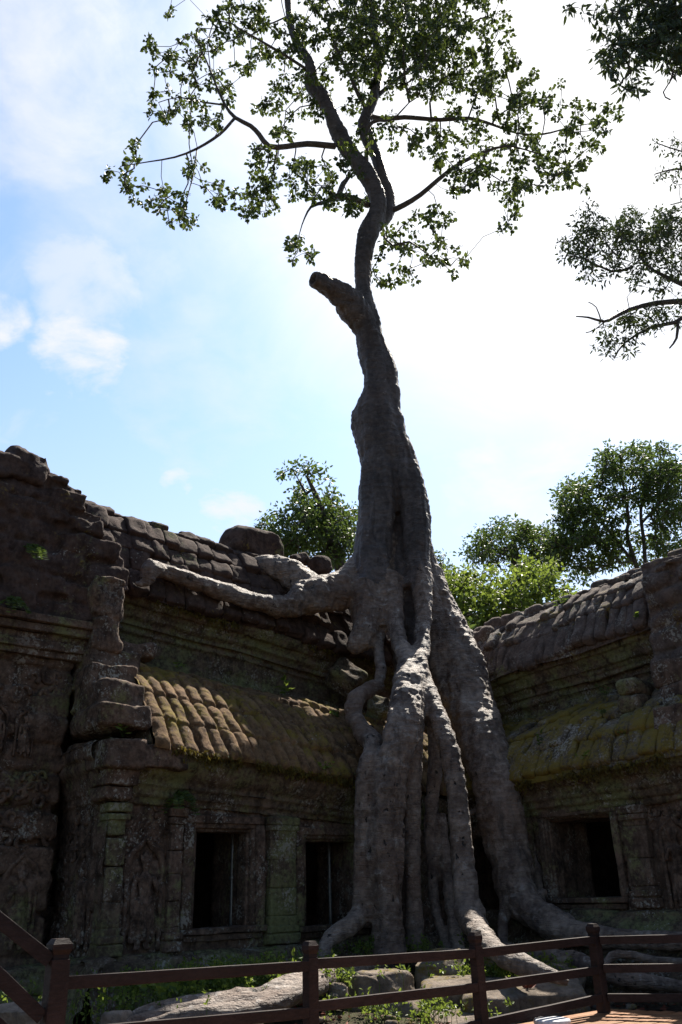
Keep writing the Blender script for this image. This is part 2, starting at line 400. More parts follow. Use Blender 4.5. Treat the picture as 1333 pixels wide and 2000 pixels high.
def roofing(S, T, w, h, seed, rib=.06, step=.05, push=.03, groove=.04, notch=.03):
    """half-round rib tiles cut in courses of stone, lower edge of each course standing proud"""
    i, ft, ht = courses(T, h, seed); bi = h1(i, seed + 4)
    q = S / w + .28 * vnoise(np.stack([S * .9, T * .9, 0 * S], -1), seed); c = np.floor(q); f = q - c
    prof = np.sqrt(np.clip(1 - (2 * f - 1) ** 2, 0, 1)); pair = np.floor((c + np.floor(bi * 2)) / 2)
    r = h2(i, pair, seed + 2)
    H = rib * (prof - .6) + step * (1 - ft) + push * (r - .5) * 2 * (1 + (r > .85))
    fp = (q + np.floor(bi * 2)) / 2 - pair
    d = np.minimum(np.minimum(ft, 1 - ft) * ht, np.minimum(fp, 1 - fp) * w * 2)
    H = H - groove * (1 - sstep(d, 0, .04)) - notch * (1 - sstep(np.minimum(ft, 1 - ft) * ht, 0, .09))
    return H, h2(i, pair, seed + 3)
def sweep(wing, name, prof, s0, s1, mat, parent, mode='wall', holes=(), ds=.03, dt=.03, w=.75, h=.38, amp=.018, seed=0, wave=0.0, **kw):
    P, t = resample(prof, dt); S = np.linspace(s0, s1, max(3, int((s1 - s0) / ds)))
    tg = np.gradient(P, axis=0); tg /= np.maximum(np.linalg.norm(tg, axis=1, keepdims=True), 1e-9); nr = np.stack([tg[:, 1], -tg[:, 0]], -1)
    SS, TT = np.meshgrid(S, t, indexing='ij')
    if mode == 'wall': H, ti = masonry(SS, TT, w, h, seed, **kw)
    elif mode == 'roof': H, ti = roofing(SS, TT, w, h, seed, **kw)
    else: H, ti = 0 * SS, 0 * SS + .4
    base = np.stack([SS * 1.0, TT, 0 * SS + seed * 9.1], -1)
    H = H + amp * fbm(base * 3.2, 5, seed + 20, .6) + amp * 1.6 * vnoise(base * .9, seed + 9)
    out = P[None, :, 0] + H * nr[None, :, 0]; z = P[None, :, 1] + H * nr[None, :, 1] + wave * vnoise(np.stack([SS * .8, 0 * SS, 0 * SS + seed], -1), 3)
    V = wing.at(SS, out, z); mask = None
    if holes:
        cs = (S[:-1] + S[1:])[:, None] / 2; cz = ((P[:-1, 1] + P[1:, 1]) / 2)[None]; mask = np.ones((len(S) - 1, len(t) - 1), bool)
        for a, b, c, d in holes: mask &= ~((cs > a) & (cs < b) & (cz > c) & (cz < d))
    return obj(name, V.reshape(-1, 3), grid_faces(len(S), len(t), mask)[:, ::-1] if np.dot(np.cross(wing.u, (0, 0, 1)), wing.n) < 0 else grid_faces(len(S), len(t), mask), mat, parent, True, ti.ravel())
def endcap(wing, name, prof, s, mat, parent, back):
    """closes the end of a vault: stacked squared blocks between the profile and a plane further back"""
    P, t = resample(prof, .05); m = max(3, int((P[:, 0].max() - back) / .05)); k = np.linspace(0, 1, m)
    O = P[:, 0][:, None] * (1 - k) + back * k; Z = np.repeat(P[:, 1][:, None], m, 1)
    H, ti = masonry(O, Z, .7, .4, 5); H = H + .02 * fbm(np.stack([O * 3, Z * 3, 0 * O + s], -1), 4, 4)
    V = wing.at(s + H, O, Z)
    return obj(name, V.reshape(-1, 3), grid_faces(len(t), m), mat, parent, True, ti.ravel())

def opening(wing, parent, a, b, z0, z1, depth=.55, seed=0, sill=True, fr=.13):
    """moulded stone window frame: jambs, lintel and sill as worn blocks in three receding steps"""
    ax = wing.axes(); f = MB()
    def st(sa, sb, za, zb, o0, o1, k): 
        c = wing.at((sa + sb) / 2, (o0 + o1) / 2, (za + zb) / 2); f.add(*stone(c, (abs(sb - sa) / 2, abs(o1 - o0) / 2, abs(zb - za) / 2), ax, .018, .012, 8, 5, seed + k), h1(k, seed))
    for k, (e, o) in enumerate(((0, .05), (fr * .5, .0), (fr * .85, -.07))):
        st(a - .10 + e, a + fr * .5 + e, z0, z1, o - depth * .5, o, 3 * k); st(b + .10 - e, b - fr * .5 - e, z0, z1, o - depth * .5, o, 3 * k + 1)
        st(a - .10 + e, b + .10 - e, z1 - e, z1 + .12 - e * .6, o - depth * .5 + .003, o + .004 + .01 * k, 3 * k + 2)
    if sill: 
        for k, (e, o, q) in enumerate(((.12, .10, .10), (.05, .05, .02))): st(a - e, b + e, z0 - .10 - .09 * k + .09, z0 - .01 - .09 * k + .09 - .005, -depth * .5, o, 30 + k)
    fo = f.build('window_frame', M_STONE, parent)
    r = MB()                                                            # reveal: thick jambs running into the dark gallery
    for sa, sg in ((a + fr * .95, -1), (b - fr * .95, 1)):
        c = wing.at(sa + sg * .14, -.65, (z0 + z1) / 2); r.add(*stone(c, (.14, .52, (z1 - z0) / 2 + .05), ax, .02, .02, 12, 3, seed + 7))
    c = wing.at((a + b) / 2, -.65, z1 + .1); r.add(*stone(c, ((b - a) / 2, .52, .16), ax, .02, .02, 12, 3, seed + 9))
    c = wing.at((a + b) / 2, -.65, z0 - .1); r.add(*stone(c, ((b - a) / 2, .52, .115), ax, .02, .02, 12, 3, seed + 11))
    r.build('reveal', M_STONE, fo)
    return fo
def remesh(V, F, voxel, smooth=4, fac=.5):
    me = bpy.data.meshes.new('tmp'); me.from_pydata([tuple(v) for v in V], [], [tuple(f) for f in F]); o = bpy.data.objects.new('tmp', me); COL.objects.link(o)
    m = o.modifiers.new('r', 'REMESH'); m.mode = 'VOXEL'; m.voxel_size = voxel
    if smooth: s = o.modifiers.new('s', 'SMOOTH'); s.iterations = smooth; s.factor = fac
    dg = bpy.context.evaluated_depsgraph_get(); ev = o.evaluated_get(dg).to_mesh()
    v = np.empty(len(ev.vertices) * 3, np.float32); ev.vertices.foreach_get('co', v)
    nf = len(ev.polygons); li = np.empty(len(ev.loops), np.int32); ev.loops.foreach_get('vertex_index', li)
    nn = np.empty(len(ev.vertices) * 3, np.float32); ev.vertices.foreach_get('normal', nn)
    o.evaluated_get(dg).to_mesh_clear(); bpy.data.objects.remove(o); bpy.data.meshes.remove(me)
    return v.reshape(-1, 3).astype(float), li.reshape(nf, 4), nn.reshape(-1, 3).astype(float)

def relief_figure(wing, parent, s, z0, hgt, out, name='carved_figure', flip=1):
    """a standing dancer carved in low relief under a pointed arch; one body plus its arch"""
    k = hgt / 1.5; B = MB()
    def tb(pts, r): 
        q = smooth_path([(x * flip * k, y * k * .8, z * k) for x, y, z in pts], .03 * k); B.add(*tube(q, np.interp(np.linspace(0, 1, len(q)), np.linspace(0, 1, len(r)), r) * k, 10))
    tb([(0, 0, .70), (.0, .02, .80), (.0, .02, .92), (0, .02, 1.04), (0, 0, 1.13)], [.125, .10, .105, .125, .06])       # trunk
    tb([(0, .0, 1.10), (0, .02, 1.17), (0, .04, 1.24), (0, .03, 1.30)], [.045, .05, .075, .055])                       # neck, head
    tb([(0, .03, 1.28), (0, .02, 1.36), (0, .02, 1.45)], [.085, .06, .02])                                             # crown
    tb([(-.07, .03, 1.31), (-.10, .02, 1.40)], [.03, .012]); tb([(.07, .03, 1.31), (.10, .02, 1.40)], [.03, .012])
    tb([(0, .045, 1.225), (0, .11, 1.235)], [.02, .015])                                                               # nose
    tb([(-.05, .07, 1.0), (-.05, .105, .99)], [.05, .04]); tb([(.05, .07, 1.0), (.05, .105, .99)], [.05, .04])
    tb([(.07, 0, .72), (.075, .03, .5), (.07, .02, .28), (.07, .02, .06)], [.11, .085, .06, .045])                     # legs
    tb([(-.07, 0, .72), (-.075, .03, .5), (-.07, .02, .28), (-.07, .02, .06)], [.11, .085, .06, .045])
    tb([(.07, .02, .05), (.13, .06, .03)], [.045, .03]); tb([(-.07, .02, .05), (-.13, .06, .03)], [.045, .03])
    tb([(.14, 0, 1.08), (.19, .02, .95), (.20, .03, .80), (.21, .05, .62), (.20, .06, .52)], [.05, .045, .04, .034, .03])   # hanging arm
    tb([(-.14, 0, 1.08), (-.20, .03, .96), (-.22, .05, .86), (-.16, .08, .98), (-.13, .08, 1.06)], [.05, .045, .042, .036, .03])
    for i in range(4): tb([(.20 + .012 * (i - 1.5), .06, .53), (.205 + .018 * (i - 1.5), .065, .46 + .01 * abs(i - 1))], [.010, .007])
    tb([(-.13, .03, .70), (0, .13, .66), (.13, .03, .70)], [.035, .045, .035])                                          # belt
    tb([(0, .12, .64), (0, .12, .4), (0, .09, .15)], [.05, .045, .06])                                                  # skirt fold
    tb([(-.15, .0, .64), (-.17, .0, .35), (-.19, .0, .12)], [.05, .04, .05]); tb([(.15, .0, .64), (.17, .0, .35), (.19, .0, .12)], [.05, .04, .05])
    v, f, n = remesh(np.vstack(B.v), np.vstack(B.f), .014 * k, 3)
    v = v + n * (.006 * fbm(v * 22, 3, 3))[:, None]
    w = wing.at(s + v[:, 0], out + v[:, 1] * .75, z0 + v[:, 2]); fo = obj(name, w, f if flip > 0 else f[:, ::-1], M_STONE, parent)
    A = MB()
    arch = [(-.30, 0, .95), (-.33, .01, 1.2), (-.24, .02, 1.42), (-.1, .02, 1.52), (0, .02, 1.62), (.1, .02, 1.52), (.24, .02, 1.42), (.33, .01, 1.2), (.30, 0, .95)]
    q = smooth_path(arch, .04); q = q * k; qq = wing.at(s + q[:, 0], out + q[:, 1] - .035, z0 + q[:, 2]); A.add(*tube(qq, .062 * k, 8, lump=.5))
    for sx in (-1, 1):
        q = np.array([(sx * .31, 0, z) for z in np.linspace(0, .98, 16)]) * k; A.add(*tube(wing.at(s + q[:, 0], out - .02 + 0 * q[:, 1], z0 + q[:, 2]), .04 * k * (1 + .25 * np.sin(np.arange(16) * 2.2)), 8))
    for i in range(16):                                                                                                 # scrollwork above the arch
        t = i / 15 * 2 - 1; c = wing.at(s + t * .36 * k, out - .015, z0 + (1.66 - .42 * t * t + .07 * (i % 2)) * k); a = np.linspace(0, 5, 12)
        A.add(*tube(c + np.outer(np.cos(a) * .05 * k * (1 - a / 7), wing.u) + np.outer(np.sin(a) * .05 * k * (1 - a / 7), (0, 0, 1)), .018 * k, 6))
    A.build('carved_arch', M_STONE, fo)
    return fo
def carve_band(wing, parent, s0, s1, z0, z1, out, seed, name='carved_panel', n=26):
    """weathered scrollwork in low relief"""
    A = MB(); r = random.Random(seed)
    for i in range(n):
        s = r.uniform(s0, s1); z = r.uniform(z0, z1); R = r.uniform(.05, .13); a = np.linspace(0, r.uniform(4, 7), 14); ph = r.uniform(0, 6); g = r.choice((-1, 1))
        c = wing.at(s, out - R * .2, z); A.add(*tube(c + np.outer(np.cos(g * a + ph) * R * (1 - a / 9), wing.u) + np.outer(np.sin(g * a + ph) * R * (1 - a / 9), (0, 0, 1)), R * np.linspace(.42, .25, 14), 6, lump=.5, seed=i))
    return A.build(name, M_STONE, parent)

def plinth_steps(o, zs): return [(o[i // 2], zs[(i + 1) // 2]) for i in range(len(o) * 2 - 0)][:0]

def tile_roof(wing, name, prof, s0, s1, w, h, mat, parent, seed, rad=.1, amp=.04, th=.1, lift=.05, jit=.03, wave=0.0, n=8, sq=1.0):
    """roof of overlapping worn stone tiles laid in courses from the eave up, one mesh"""
    P, t = resample(prof, .03); tg = np.gradient(P, axis=0); tg /= np.linalg.norm(tg, axis=1, keepdims=True); r = random.Random(seed); m = MB(); t0 = 0.0; row = 0
    while t0 < t[-1] - .08:
        hh = min(h * r.uniform(.75, 1.25), t[-1] - t0 + .05); tm = t0 + hh / 2; i = min(np.searchsorted(t, tm), len(t) - 1); o, z = P[i]; a, b = tg[i]
        s = s0 + r.uniform(-.1, .1) + (row % 2) * w * .5
        while s < s1:
            ww = w * r.uniform(.75, 1.3); tilt = r.gauss(0, .05) - lift / hh; T = np.array([0, a, b]); Nn = np.array([0, b, -a]); U = np.array([1, 0, 0.])
            T2 = T * cos(tilt) + Nn * sin(tilt); N2 = Nn * cos(tilt) - T * sin(tilt); g = r.gauss(0, .04); U2 = U * cos(g) + T2 * sin(g); T3 = T2 * cos(g) - U * sin(g)
            ax = np.array([U2, N2, T3]) @ wing.axes(); lf = r.gauss(0, jit); wv = wave * float(vnoise(np.array([[s * .8, 0, 6.0]]), 3)[0])
            v, f = stone(wing.at(s + ww / 2, o + b * lf, z - a * lf + wv), (ww / 2 + .004, th * r.uniform(.8, 1.2), hh / 2 * 1.08), ax, rad, amp, n, 3.5, seed * 100 + row * 37 + int(s * 9)); m.add(v, f, r.random()); s += ww
        t0 += hh; row += 1
    return m.build(name, mat, parent)
def fuse(m, voxel, amp, seed):
    """welds a pile of stones into one eroded mass"""
    v, f, nn = remesh(np.vstack(m.v), np.vstack(m.f), voxel, 1); nz = fbm(v * 2.6, 5, seed, .6); v = v + nn * (amp * nz + amp * .6 * vnoise(v * 1.1, seed + 5))[:, None]
    q = MB(); q.add(v, f, np.clip(.5 + .5 * fbm(v * 1.7, 2, seed + 3), 0, 1)); return q
def stack(wing, parent, name, shape, z0, z1, out, depth, mat, seed, hrow=.42, wst=.8, rad=.05, amp=.045, ragged=.06, n=8, erode=0.0):
    """squared stones in courses filling shape(z) -> (s_min, s_max)"""
    r = random.Random(seed); m = MB(); z = z0; k = 0
    while z < z1 - .05:
        hz = min(hrow * r.uniform(.8, 1.25), z1 - z); a, b = shape(z + hz / 2); s = a + r.uniform(-ragged, ragged); 
        while s < b - .1:
            w = min(wst * r.uniform(.7, 1.4), b - s + r.uniform(0, ragged)); 
            if b - (s + w) < .25: w = b - s + r.uniform(-ragged, ragged)
            o = r.uniform(-.05, .05)
            m.add(*stone(wing.at(s + w / 2, out - depth / 2 + o, z + hz / 2), (w / 2 + (-.012 if erode else .012), depth / 2, hz / 2 + (-.010 if erode else .012)), np.array(Matrix.Rotation(r.gauss(0, .025), 3, 'Y')) @ wing.axes(), rad, amp, n, 2.2, seed + k), r.random()); s += w; k += 1
        if erode: m.add(*stone(wing.at((a + b) / 2, out - depth / 2 - .09, z + hz / 2), ((b - a) / 2 - .06, depth / 2, hz / 2 + .04), wing.axes(), .03, .0, 8, 2, seed))
        z += hz
    if erode: m = fuse(m, .032, erode, seed)
    return m.build(name, mat, parent)
# --- left gallery
GL = empty('stone_gallery', C0 + 4 * UL, 'ruined stone gallery with sunlit mossy ribbed half roof left of the giant tree', 'temple building')
HL = [(4.50, 5.74, .86, 2.34), (2.35, 3.70, .80, 2.28)]
SE = 7.05                                     # left end of the aisle
sweep(WL, 'plinth', [(.62, -.4), (.62, .0), (.55, .05), (.55, .17), (.46, .22), (.46, .36), (.38, .42), (.30, .50), (.24, .60), (.10, .66), (-.05, .67)], -.5, SE + .25, M_STONE_G, GL, w=.9, h=.34, seed=1, wave=.03)
sweep(WL, 'wall', [(0, .60), (0, 2.62)], -.5, SE, M_STONE, GL, holes=[(a - .02, b + .02, c - .02, d + .02) for a, b, c, d in HL], w=.62, h=.36, seed=2)
sweep(WL, 'cornice', [(-.06, 2.50), (.05, 2.52), (.05, 2.60), (.11, 2.63), (.11, 2.72), (.17, 2.76), (.15, 2.82), (.24, 2.90), (.32, 3.02), (.35, 3.12), (.35, 3.24), (.2, 3.28), (-.1, 3.3)], -.5, SE + .16, M_STONE_G, GL, w=1.1, h=.9, seed=3, wave=.02)
PRL = [(.42, 3.20), (.42, 3.28), (.34, 3.40), (.16, 3.72), (-.10, 4.05), (-.45, 4.38), (-.85, 4.66), (-1.25, 4.84), (-1.62, 4.94)]
sweep(WL, 'half_roof', PRL, -.6, 6.62, M_ROOF_L, GL, 'roof', ds=.02, dt=.02, w=.235, h=.62, seed=4, amp=.026, rib=.075, step=.028, push=.022, groove=.022, notch=.008, wave=.06)
endcap(WL, 'roof_end', PRL, 6.61, M_STONE_G, GL, -1.7)
def back(P, o=-.5, k=1.05): return [(a + o, 1.4 + (z - 1.4) * k) for a, z in P]
sweep(WL, 'attic_wall', back([(-1.5, 4.65), (-1.5, 5.38), (-1.44, 5.41), (-1.44, 5.49), (-1.38, 5.52), (-1.40, 5.60), (-1.30, 5.66), (-1.30, 5.74), (-1.20, 5.80), (-1.12, 5.92), (-1.10, 6.02), (-1.2, 6.06), (-1.5, 6.1)]), -.9, 6.75, M_STONE_G, GL, w=.8, h=.42, seed=5, wave=.03)
PUL = back([(-1.06, 5.98), (-1.07, 6.06), (-1.16, 6.35), (-1.28, 6.75), (-1.44, 7.15), (-1.64, 7.48), (-1.84, 7.66), (-2.0, 7.66), (-2.6, 7.4), (-3.3, 6.6), (-3.6, 5.6), (-3.6, -.3)])
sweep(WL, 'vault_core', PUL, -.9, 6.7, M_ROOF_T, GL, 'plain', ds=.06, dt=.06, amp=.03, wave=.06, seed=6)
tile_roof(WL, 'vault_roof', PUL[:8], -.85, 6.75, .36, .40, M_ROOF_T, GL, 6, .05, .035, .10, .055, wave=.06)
# end of the aisle vault: big slipped blocks stacked in steps
eb = MB()
for k, (s, o, z, hs, ho, hz, rz) in enumerate([(7.0, -.25, 3.60, .40, .58, .18, .06), (6.95, -.5, 3.98, .36, .55, .19, -.05), (6.92, -.85, 4.34, .40, .5, .17, .05), (6.80, -1.2, 4.68, .45, .5, .17, -.03), (6.45, -1.35, 5.0, .50, .40, .12, .08),
                                              (6.95, -.9, 3.75, .2, .6, .3, 0), (6.95, -1.2, 4.3, .25, .5, .3, 0)]):
    eb.add(*stone(WL.at(s, o, z), (hs, ho, hz), WL.axes() @ np.array(Matrix.Rotation(rz, 3, 'Z')), .06, .035, 12, 2.5, k + 40), h1(k, 9))
fuse(eb, .035, .03, 9).build('roof_end_blocks', M_STONE, GL)
kb = MB()
for k, (s_, o, z, hs, ho, hz) in enumerate([(7.02, .06, 3.06, .30, .36, .20), (6.98, .0, 2.78, .26, .30, .12), (7.0, -.02, 2.60, .22, .24, .09), (6.4, .10, 3.10, .36, .34, .17), (6.95, -.5, 3.1, .3, .3, .2), (6.9, -.9, 3.15, .3, .4, .2)]):
    kb.add(*stone(WL.at(s_, o, z), (hs, ho, hz), WL.axes(), .035, .03, 12, 3, 500 + k), h1(k, 19))
kb.build('corner_stones', M_STONE, GL)
# flank wall of the aisle, turned away to the left, with its mouldings
WF = Wing(-NL, UL, lambda a, z: .17 * sstep(z, 1.6, 3.2) + 0 * a, 3)       # its 'along' runs back from the facade; out = left
def off(w, s, o): 
    q = Wing(w.u, w.n, w.sag, w.seed); base = s * UL + o * NL
    q.at = lambda a, out, z, w=w: Wing.at(w, a, out, z) + base
    return q
WF0 = off(WF, SE, 0.0)
fw = sweep(WF0, 'flank_wall', [(.0, .5), (0, 2.5), (.05, 2.52), (.05, 2.60), (.11, 2.63), (.11, 2.72), (.15, 2.82), (.24, 2.90), (.32, 3.05), (.34, 3.24), (.1, 3.3), (-.4, 3.35)], -.05, 1.6, M_STONE, GL, w=.6, h=.36, seed=7)
relief_figure(WF0, GL, .62, .72, 1.2, .0); carve_band(WF0, GL, .15, 1.4, 2.05, 2.45, .0, 24, n=24); carve_band(WF0, GL, 1.05, 1.5, .8, 2.0, .0, 25, n=24)
sweep(WF0, 'flank_plinth', [(.5, -.4), (.5, .05), (.42, .2), (.35, .4), (.22, .6), (0, .67)], -.6, 1.6, M_STONE_G, GL, w=.8, h=.3, seed=8)
# pilasters and windows
def pilaster(wing, parent, s, hw, z0, z1, out=.07, seed=0, mat=M_STONE):
    p = MB(); z = z0; k = 0; r = random.Random(seed)
    while z < z1 - .05:
        hz = min(r.uniform(.28, .5), z1 - z); p.add(*stone(wing.at(s, -.10 + out + r.uniform(-.008, .008), z + hz / 2), (hw + r.uniform(-.01, .01), .16, hz / 2 + .004), wing.axes(), .022, .012, 12, 4, seed + k), r.random()); z += hz; k += 1
    for e, (zz, hz) in enumerate(((z0 + .07, .07), (z0 + .2, .045), (z1 - .06, .06), (z1 - .17, .045))):
        p.add(*stone(wing.at(s, -.06 + out, zz), (hw + .045 - .01 * (e % 2), .16, hz), wing.axes(), .018, .01, 12, 5, seed + 50 + e), r.random())
    return p.build('pilaster', mat, parent)
for a, b, c, d in HL: opening(WL, GL, a, b, c, d, seed=int(a * 10))
pilaster(WL, GL, 4.10, .25, .66, 2.5, .06, 11, M_STONE_Y); pilaster(WL, GL, 1.95, .28, .66, 2.5, .06, 12)
pilaster(WL, GL, 6.92, .13, .66, 2.5, .05, 13, M_STONE_Y); pilaster(WL, GL, 5.98, .10, .66, 2.5, .04, 14)
relief_figure(WL, GL, 6.42, .70, 1.30, .015)
carve_band(WL, GL, 6.05, 6.82, 2.12, 2.5, .0, 4, n=18)
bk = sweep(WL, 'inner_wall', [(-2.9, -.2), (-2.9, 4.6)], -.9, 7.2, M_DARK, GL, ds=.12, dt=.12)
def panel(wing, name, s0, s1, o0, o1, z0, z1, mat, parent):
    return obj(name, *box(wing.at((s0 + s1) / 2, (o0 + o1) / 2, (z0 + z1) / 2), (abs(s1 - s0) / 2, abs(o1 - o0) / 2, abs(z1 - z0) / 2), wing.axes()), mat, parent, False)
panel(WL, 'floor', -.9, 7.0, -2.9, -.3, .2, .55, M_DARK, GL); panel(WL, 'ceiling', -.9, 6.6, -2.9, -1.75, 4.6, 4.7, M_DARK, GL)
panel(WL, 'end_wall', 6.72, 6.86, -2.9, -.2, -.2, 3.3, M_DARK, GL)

stack(WL, GL, 'corner_wall', lambda z: (-2.7, .5), .6, 6.5, -1.9, .7, M_STONE, 15, .42, .8, .05, .04, .05, 8)
# --- left pavilion: a taller block with a stepped gable, made of stacked stones
PV = empty('stone_pavilion', C0 + 9 * UL - 1.5 * NL, 'dark stone pavilion with stepped gable at left end of the ruin', 'temple building')
def gable(z):
    if z < 6.0: return (6.95, 11.0)
    if z < 6.35: return (6.58, 11.2)
    t = (z - 6.35) / (7.85 - 6.35); return (6.70 + 1.62 * t ** 1.35, 10.9 - 1.9 * t)
stack(WL, PV, 'wall', lambda z: (7.28, 11.0), .3, 4.6, -1.12, .8, M_STONE, 3, n=8, ragged=.02, erode=.02)
stack(WL, PV, 'base', lambda z: (7.0, 11.0), -.4, .55, -.75, 1.2, M_STONE_G, 4, .3, 1.0)
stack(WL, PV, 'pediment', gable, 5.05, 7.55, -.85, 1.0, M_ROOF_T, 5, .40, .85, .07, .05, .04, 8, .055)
stack(WL, PV, 'corner_pier', lambda z: (6.72, 7.30), 4.75, 6.0, -.68, 1.3, M_STONE, 6, .5, .9, .05, .05, .02, 8, .05)
cm = MB()
for k, (z, o) in enumerate([(4.50, -1.02), (4.60, -.95), (4.72, -.98), (4.84, -.86), (4.97, -.78)]):
    cm.add(*stone(WL.at(9.1, o - .35, z), (2.05 - (k % 2) * .02, .4, .065), WL.axes(), .02, .02, 18, 3, 60 + k), h1(k, 77))
cm.build('cornice', M_STONE, PV)
fin = MB()
for k, (s, o, z, a, b, c) in enumerate([(8.45, -1.25, 7.66, .34, .4, .2), (8.62, -1.25, 7.45, .5, .45, .2)]): fin.add(*stone(WL.at(s, o, z), (a, b, c), WL.axes(), .1, .06, 12, 2.5, 70 + k, .25), .6)
fuse(fin, .042, .06, 8).build('ridge_stones', M_ROOF_T, PV)
# roof of the pavilion running back behind the gable
pr = MB()
for k in range(7):
    z = 6.2 + .22 * k; a, b = gable(z); pr.add(*stone(WL.at((a + b) / 2, -3.2, z), ((b - a) / 2, 1.6, .13), WL.axes(), .08, .05, 12, 2, 80 + k), .5)
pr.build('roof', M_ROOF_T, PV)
stack(WL, PV, 'side_wall', lambda z: (6.9, 11.0), .3, 6.2, -1.95, 2.6, M_STONE, 9, .45, 1.2, .04, .03, .02, 5)
relief_figure(WL, PV, 7.75, .75, 1.1, -1.08, flip=-1)
relief_figure(WL, PV, 7.95, 3.05, .62, -1.08); relief_figure(WL, PV, 8.35, 3.05, .62, -1.08, flip=-1)
carve_band(WL, PV, 7.4, 8.9, 2.0, 2.9, -1.10, 8, n=46)
carve_band(WL, PV, 7.4, 8.9, 3.75, 4.35, -1.10, 9, n=26)

# --- right gallery
GR = empty('stone_gallery', C0 + 3 * UR, 'ruined stone gallery with grey lichen tile roof right of the giant tree', 'temple building')
HR = [(2.02, 3.40, 1.08, 2.40), (.15, .95, .9, 2.2)]
sweep(WR, 'plinth', [(.95, -.4), (.95, .22), (.85, .28), (.85, .40), (.70, .45), (.62, .60), (.50, .66), (.42, .80), (.30, .86), (.2, .98), (-.05, 1.0)], -.5, 8.5, M_STONE_G, GR, w=.9, h=.34, seed=21, wave=.03)
sweep(WR, 'wall', [(0, .90), (0, 2.62)], -.5, 8.5, M_STONE, GR, holes=[(a - .02, b + .02, c - .02, d + .02) for a, b, c, d in HR], w=.5, h=.36, seed=22, push=.03)
sweep(WR, 'cornice', [(-.06, 2.44), (.07, 2.46), (.07, 2.54), (.13, 2.57), (.13, 2.66), (.19, 2.70), (.17, 2.78), (.26, 2.86), (.33, 2.96), (.36, 3.02), (.2, 3.08), (-.1, 3.1)], -.5, 8.5, M_STONE_G, GR, w=.8, h=.6, seed=23, wave=.02)
PRR = [(.42, 2.96), (.42, 3.04), (.35, 3.16), (.18, 3.44), (-.10, 3.74), (-.45, 4.0), (-.85, 4.22), (-1.25, 4.38), (-1.62, 4.48)]
sweep(WR, 'half_roof_core', PRR, -.6, 5.3, M_MOSS_R, GR, 'plain', ds=.05, dt=.05, amp=.02, seed=24, wave=.04)
tile_roof(WR, 'half_roof', PRR[1:], -.6, 5.3, .25, .46, M_MOSS_R, GR, 24, .055, .03, .08, .035, .018, .04)
sweep(WR, 'attic_wall', [(-1.5, 4.3), (-1.5, 4.72), (-1.44, 4.75), (-1.44, 4.84), (-1.36, 4.88), (-1.38, 4.96), (-1.26, 5.04), (-1.24, 5.16), (-1.12, 5.26), (-1.08, 5.40), (-1.2, 5.46), (-1.5, 5.5)], -.85, 4.3, M_STONE_G, GR, w=.6, h=.3, seed=25, push=.035, wave=.03, holes=[(-.5, .0, 4.32, 4.62)])
PUR = [(-.98, 5.34), (-.98, 5.42), (-1.06, 5.62), (-1.20, 5.96), (-1.38, 6.30), (-1.60, 6.60), (-1.86, 6.84), (-2.14, 7.00), (-2.45, 7.08), (-2.9, 7.0), (-3.4, 6.6), (-3.9, 5.9), (-4.1, 5.0), (-4.1, -.3)]
PUR = [(o, 5.34 + (z - 5.34) * (.87 if z > 5.34 else 1)) for o, z in PUR]
sweep(WR, 'vault_core', PUR, -1.05, 4.5, M_ROOF_R, GR, 'plain', ds=.05, dt=.05, amp=.03, seed=26, wave=.06)
tile_roof(WR, 'vault_roof', PUR[1:9], -1.1, 4.5, .225, .56, M_ROOF_R, GR, 26, .075, .035, .095, .05, .03, .06)
# loose rounded ridge and verge stones along the top of the right roof
rs = MB(); r_ = random.Random(4)
def wr_top(i): return -2.30 - .12 * (i % 2), 6.87
for i in range(13):
    s = -1.0 + i * .44; o, z = wr_top(i)
    rs.add(*stone(WR.at(s, o, z + r_.uniform(-.03, .05)), (.24, .26, .14), WR.axes(), .12, .05, 8, 3, 100 + i), r_.random())
for i, (s, o, z) in enumerate([(-1.2, -1.15, 5.6), (-1.15, -1.4, 5.98), (-1.2, -1.6, 6.3), (-1.05, -1.85, 6.60), (-1.1, -2.1, 6.85), (-.75, -1.8, 6.75), (-.7, -2.1, 6.95), (-.2, -2.1, 7.0), (-.25, -1.75, 6.68), (.3, -2.1, 7.02)]):
    z = 5.34 + (z - 5.34) * .87
    rs.add(*stone(WR.at(s, o, z), (.27, .26, .19), WR.axes() @ np.array(Matrix.Rotation(r_.uniform(-.2, .2), 3, 'Z')), .12, .06, 8, 3, 120 + i), r_.random())
rs.build('ridge_stones', M_ROOF_R, GR)
endcap(WR, 'roof_end', PUR[:10], -1.12, M_STONE, GR, -3.2)
for a, b, c, d in HR: opening(WR, GR, a, b, c, d, seed=int(a * 10) + 100, fr=.05)
pilaster(WR, GR, 1.55, .2, 1.0, 2.45, .05, 31); pilaster(WR, GR, 3.82, .2, 1.0, 2.45, .06, 32); pilaster(WR, GR, 5.0, .2, 1.0, 2.45, .06, 33)
relief_figure(WR, GR, 4.42, 1.0, 1.15, .01)
carve_band(WR, GR, 4.05, 4.8, 2.1, 2.42, .0, 14, n=18)
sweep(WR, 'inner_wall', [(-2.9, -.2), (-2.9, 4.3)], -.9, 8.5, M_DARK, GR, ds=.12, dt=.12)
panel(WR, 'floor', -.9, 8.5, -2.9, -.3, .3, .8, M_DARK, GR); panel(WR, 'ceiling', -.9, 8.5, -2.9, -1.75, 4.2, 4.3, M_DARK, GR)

panel(WR, 'inner_end', -1.02, -.9, -4.0, -1.75, .3, 6.1, M_DARK, GR); panel(WR, 'inner_side', -.9, 4.4, -3.6, -3.5, .3, 6.3, M_DARK, GR)
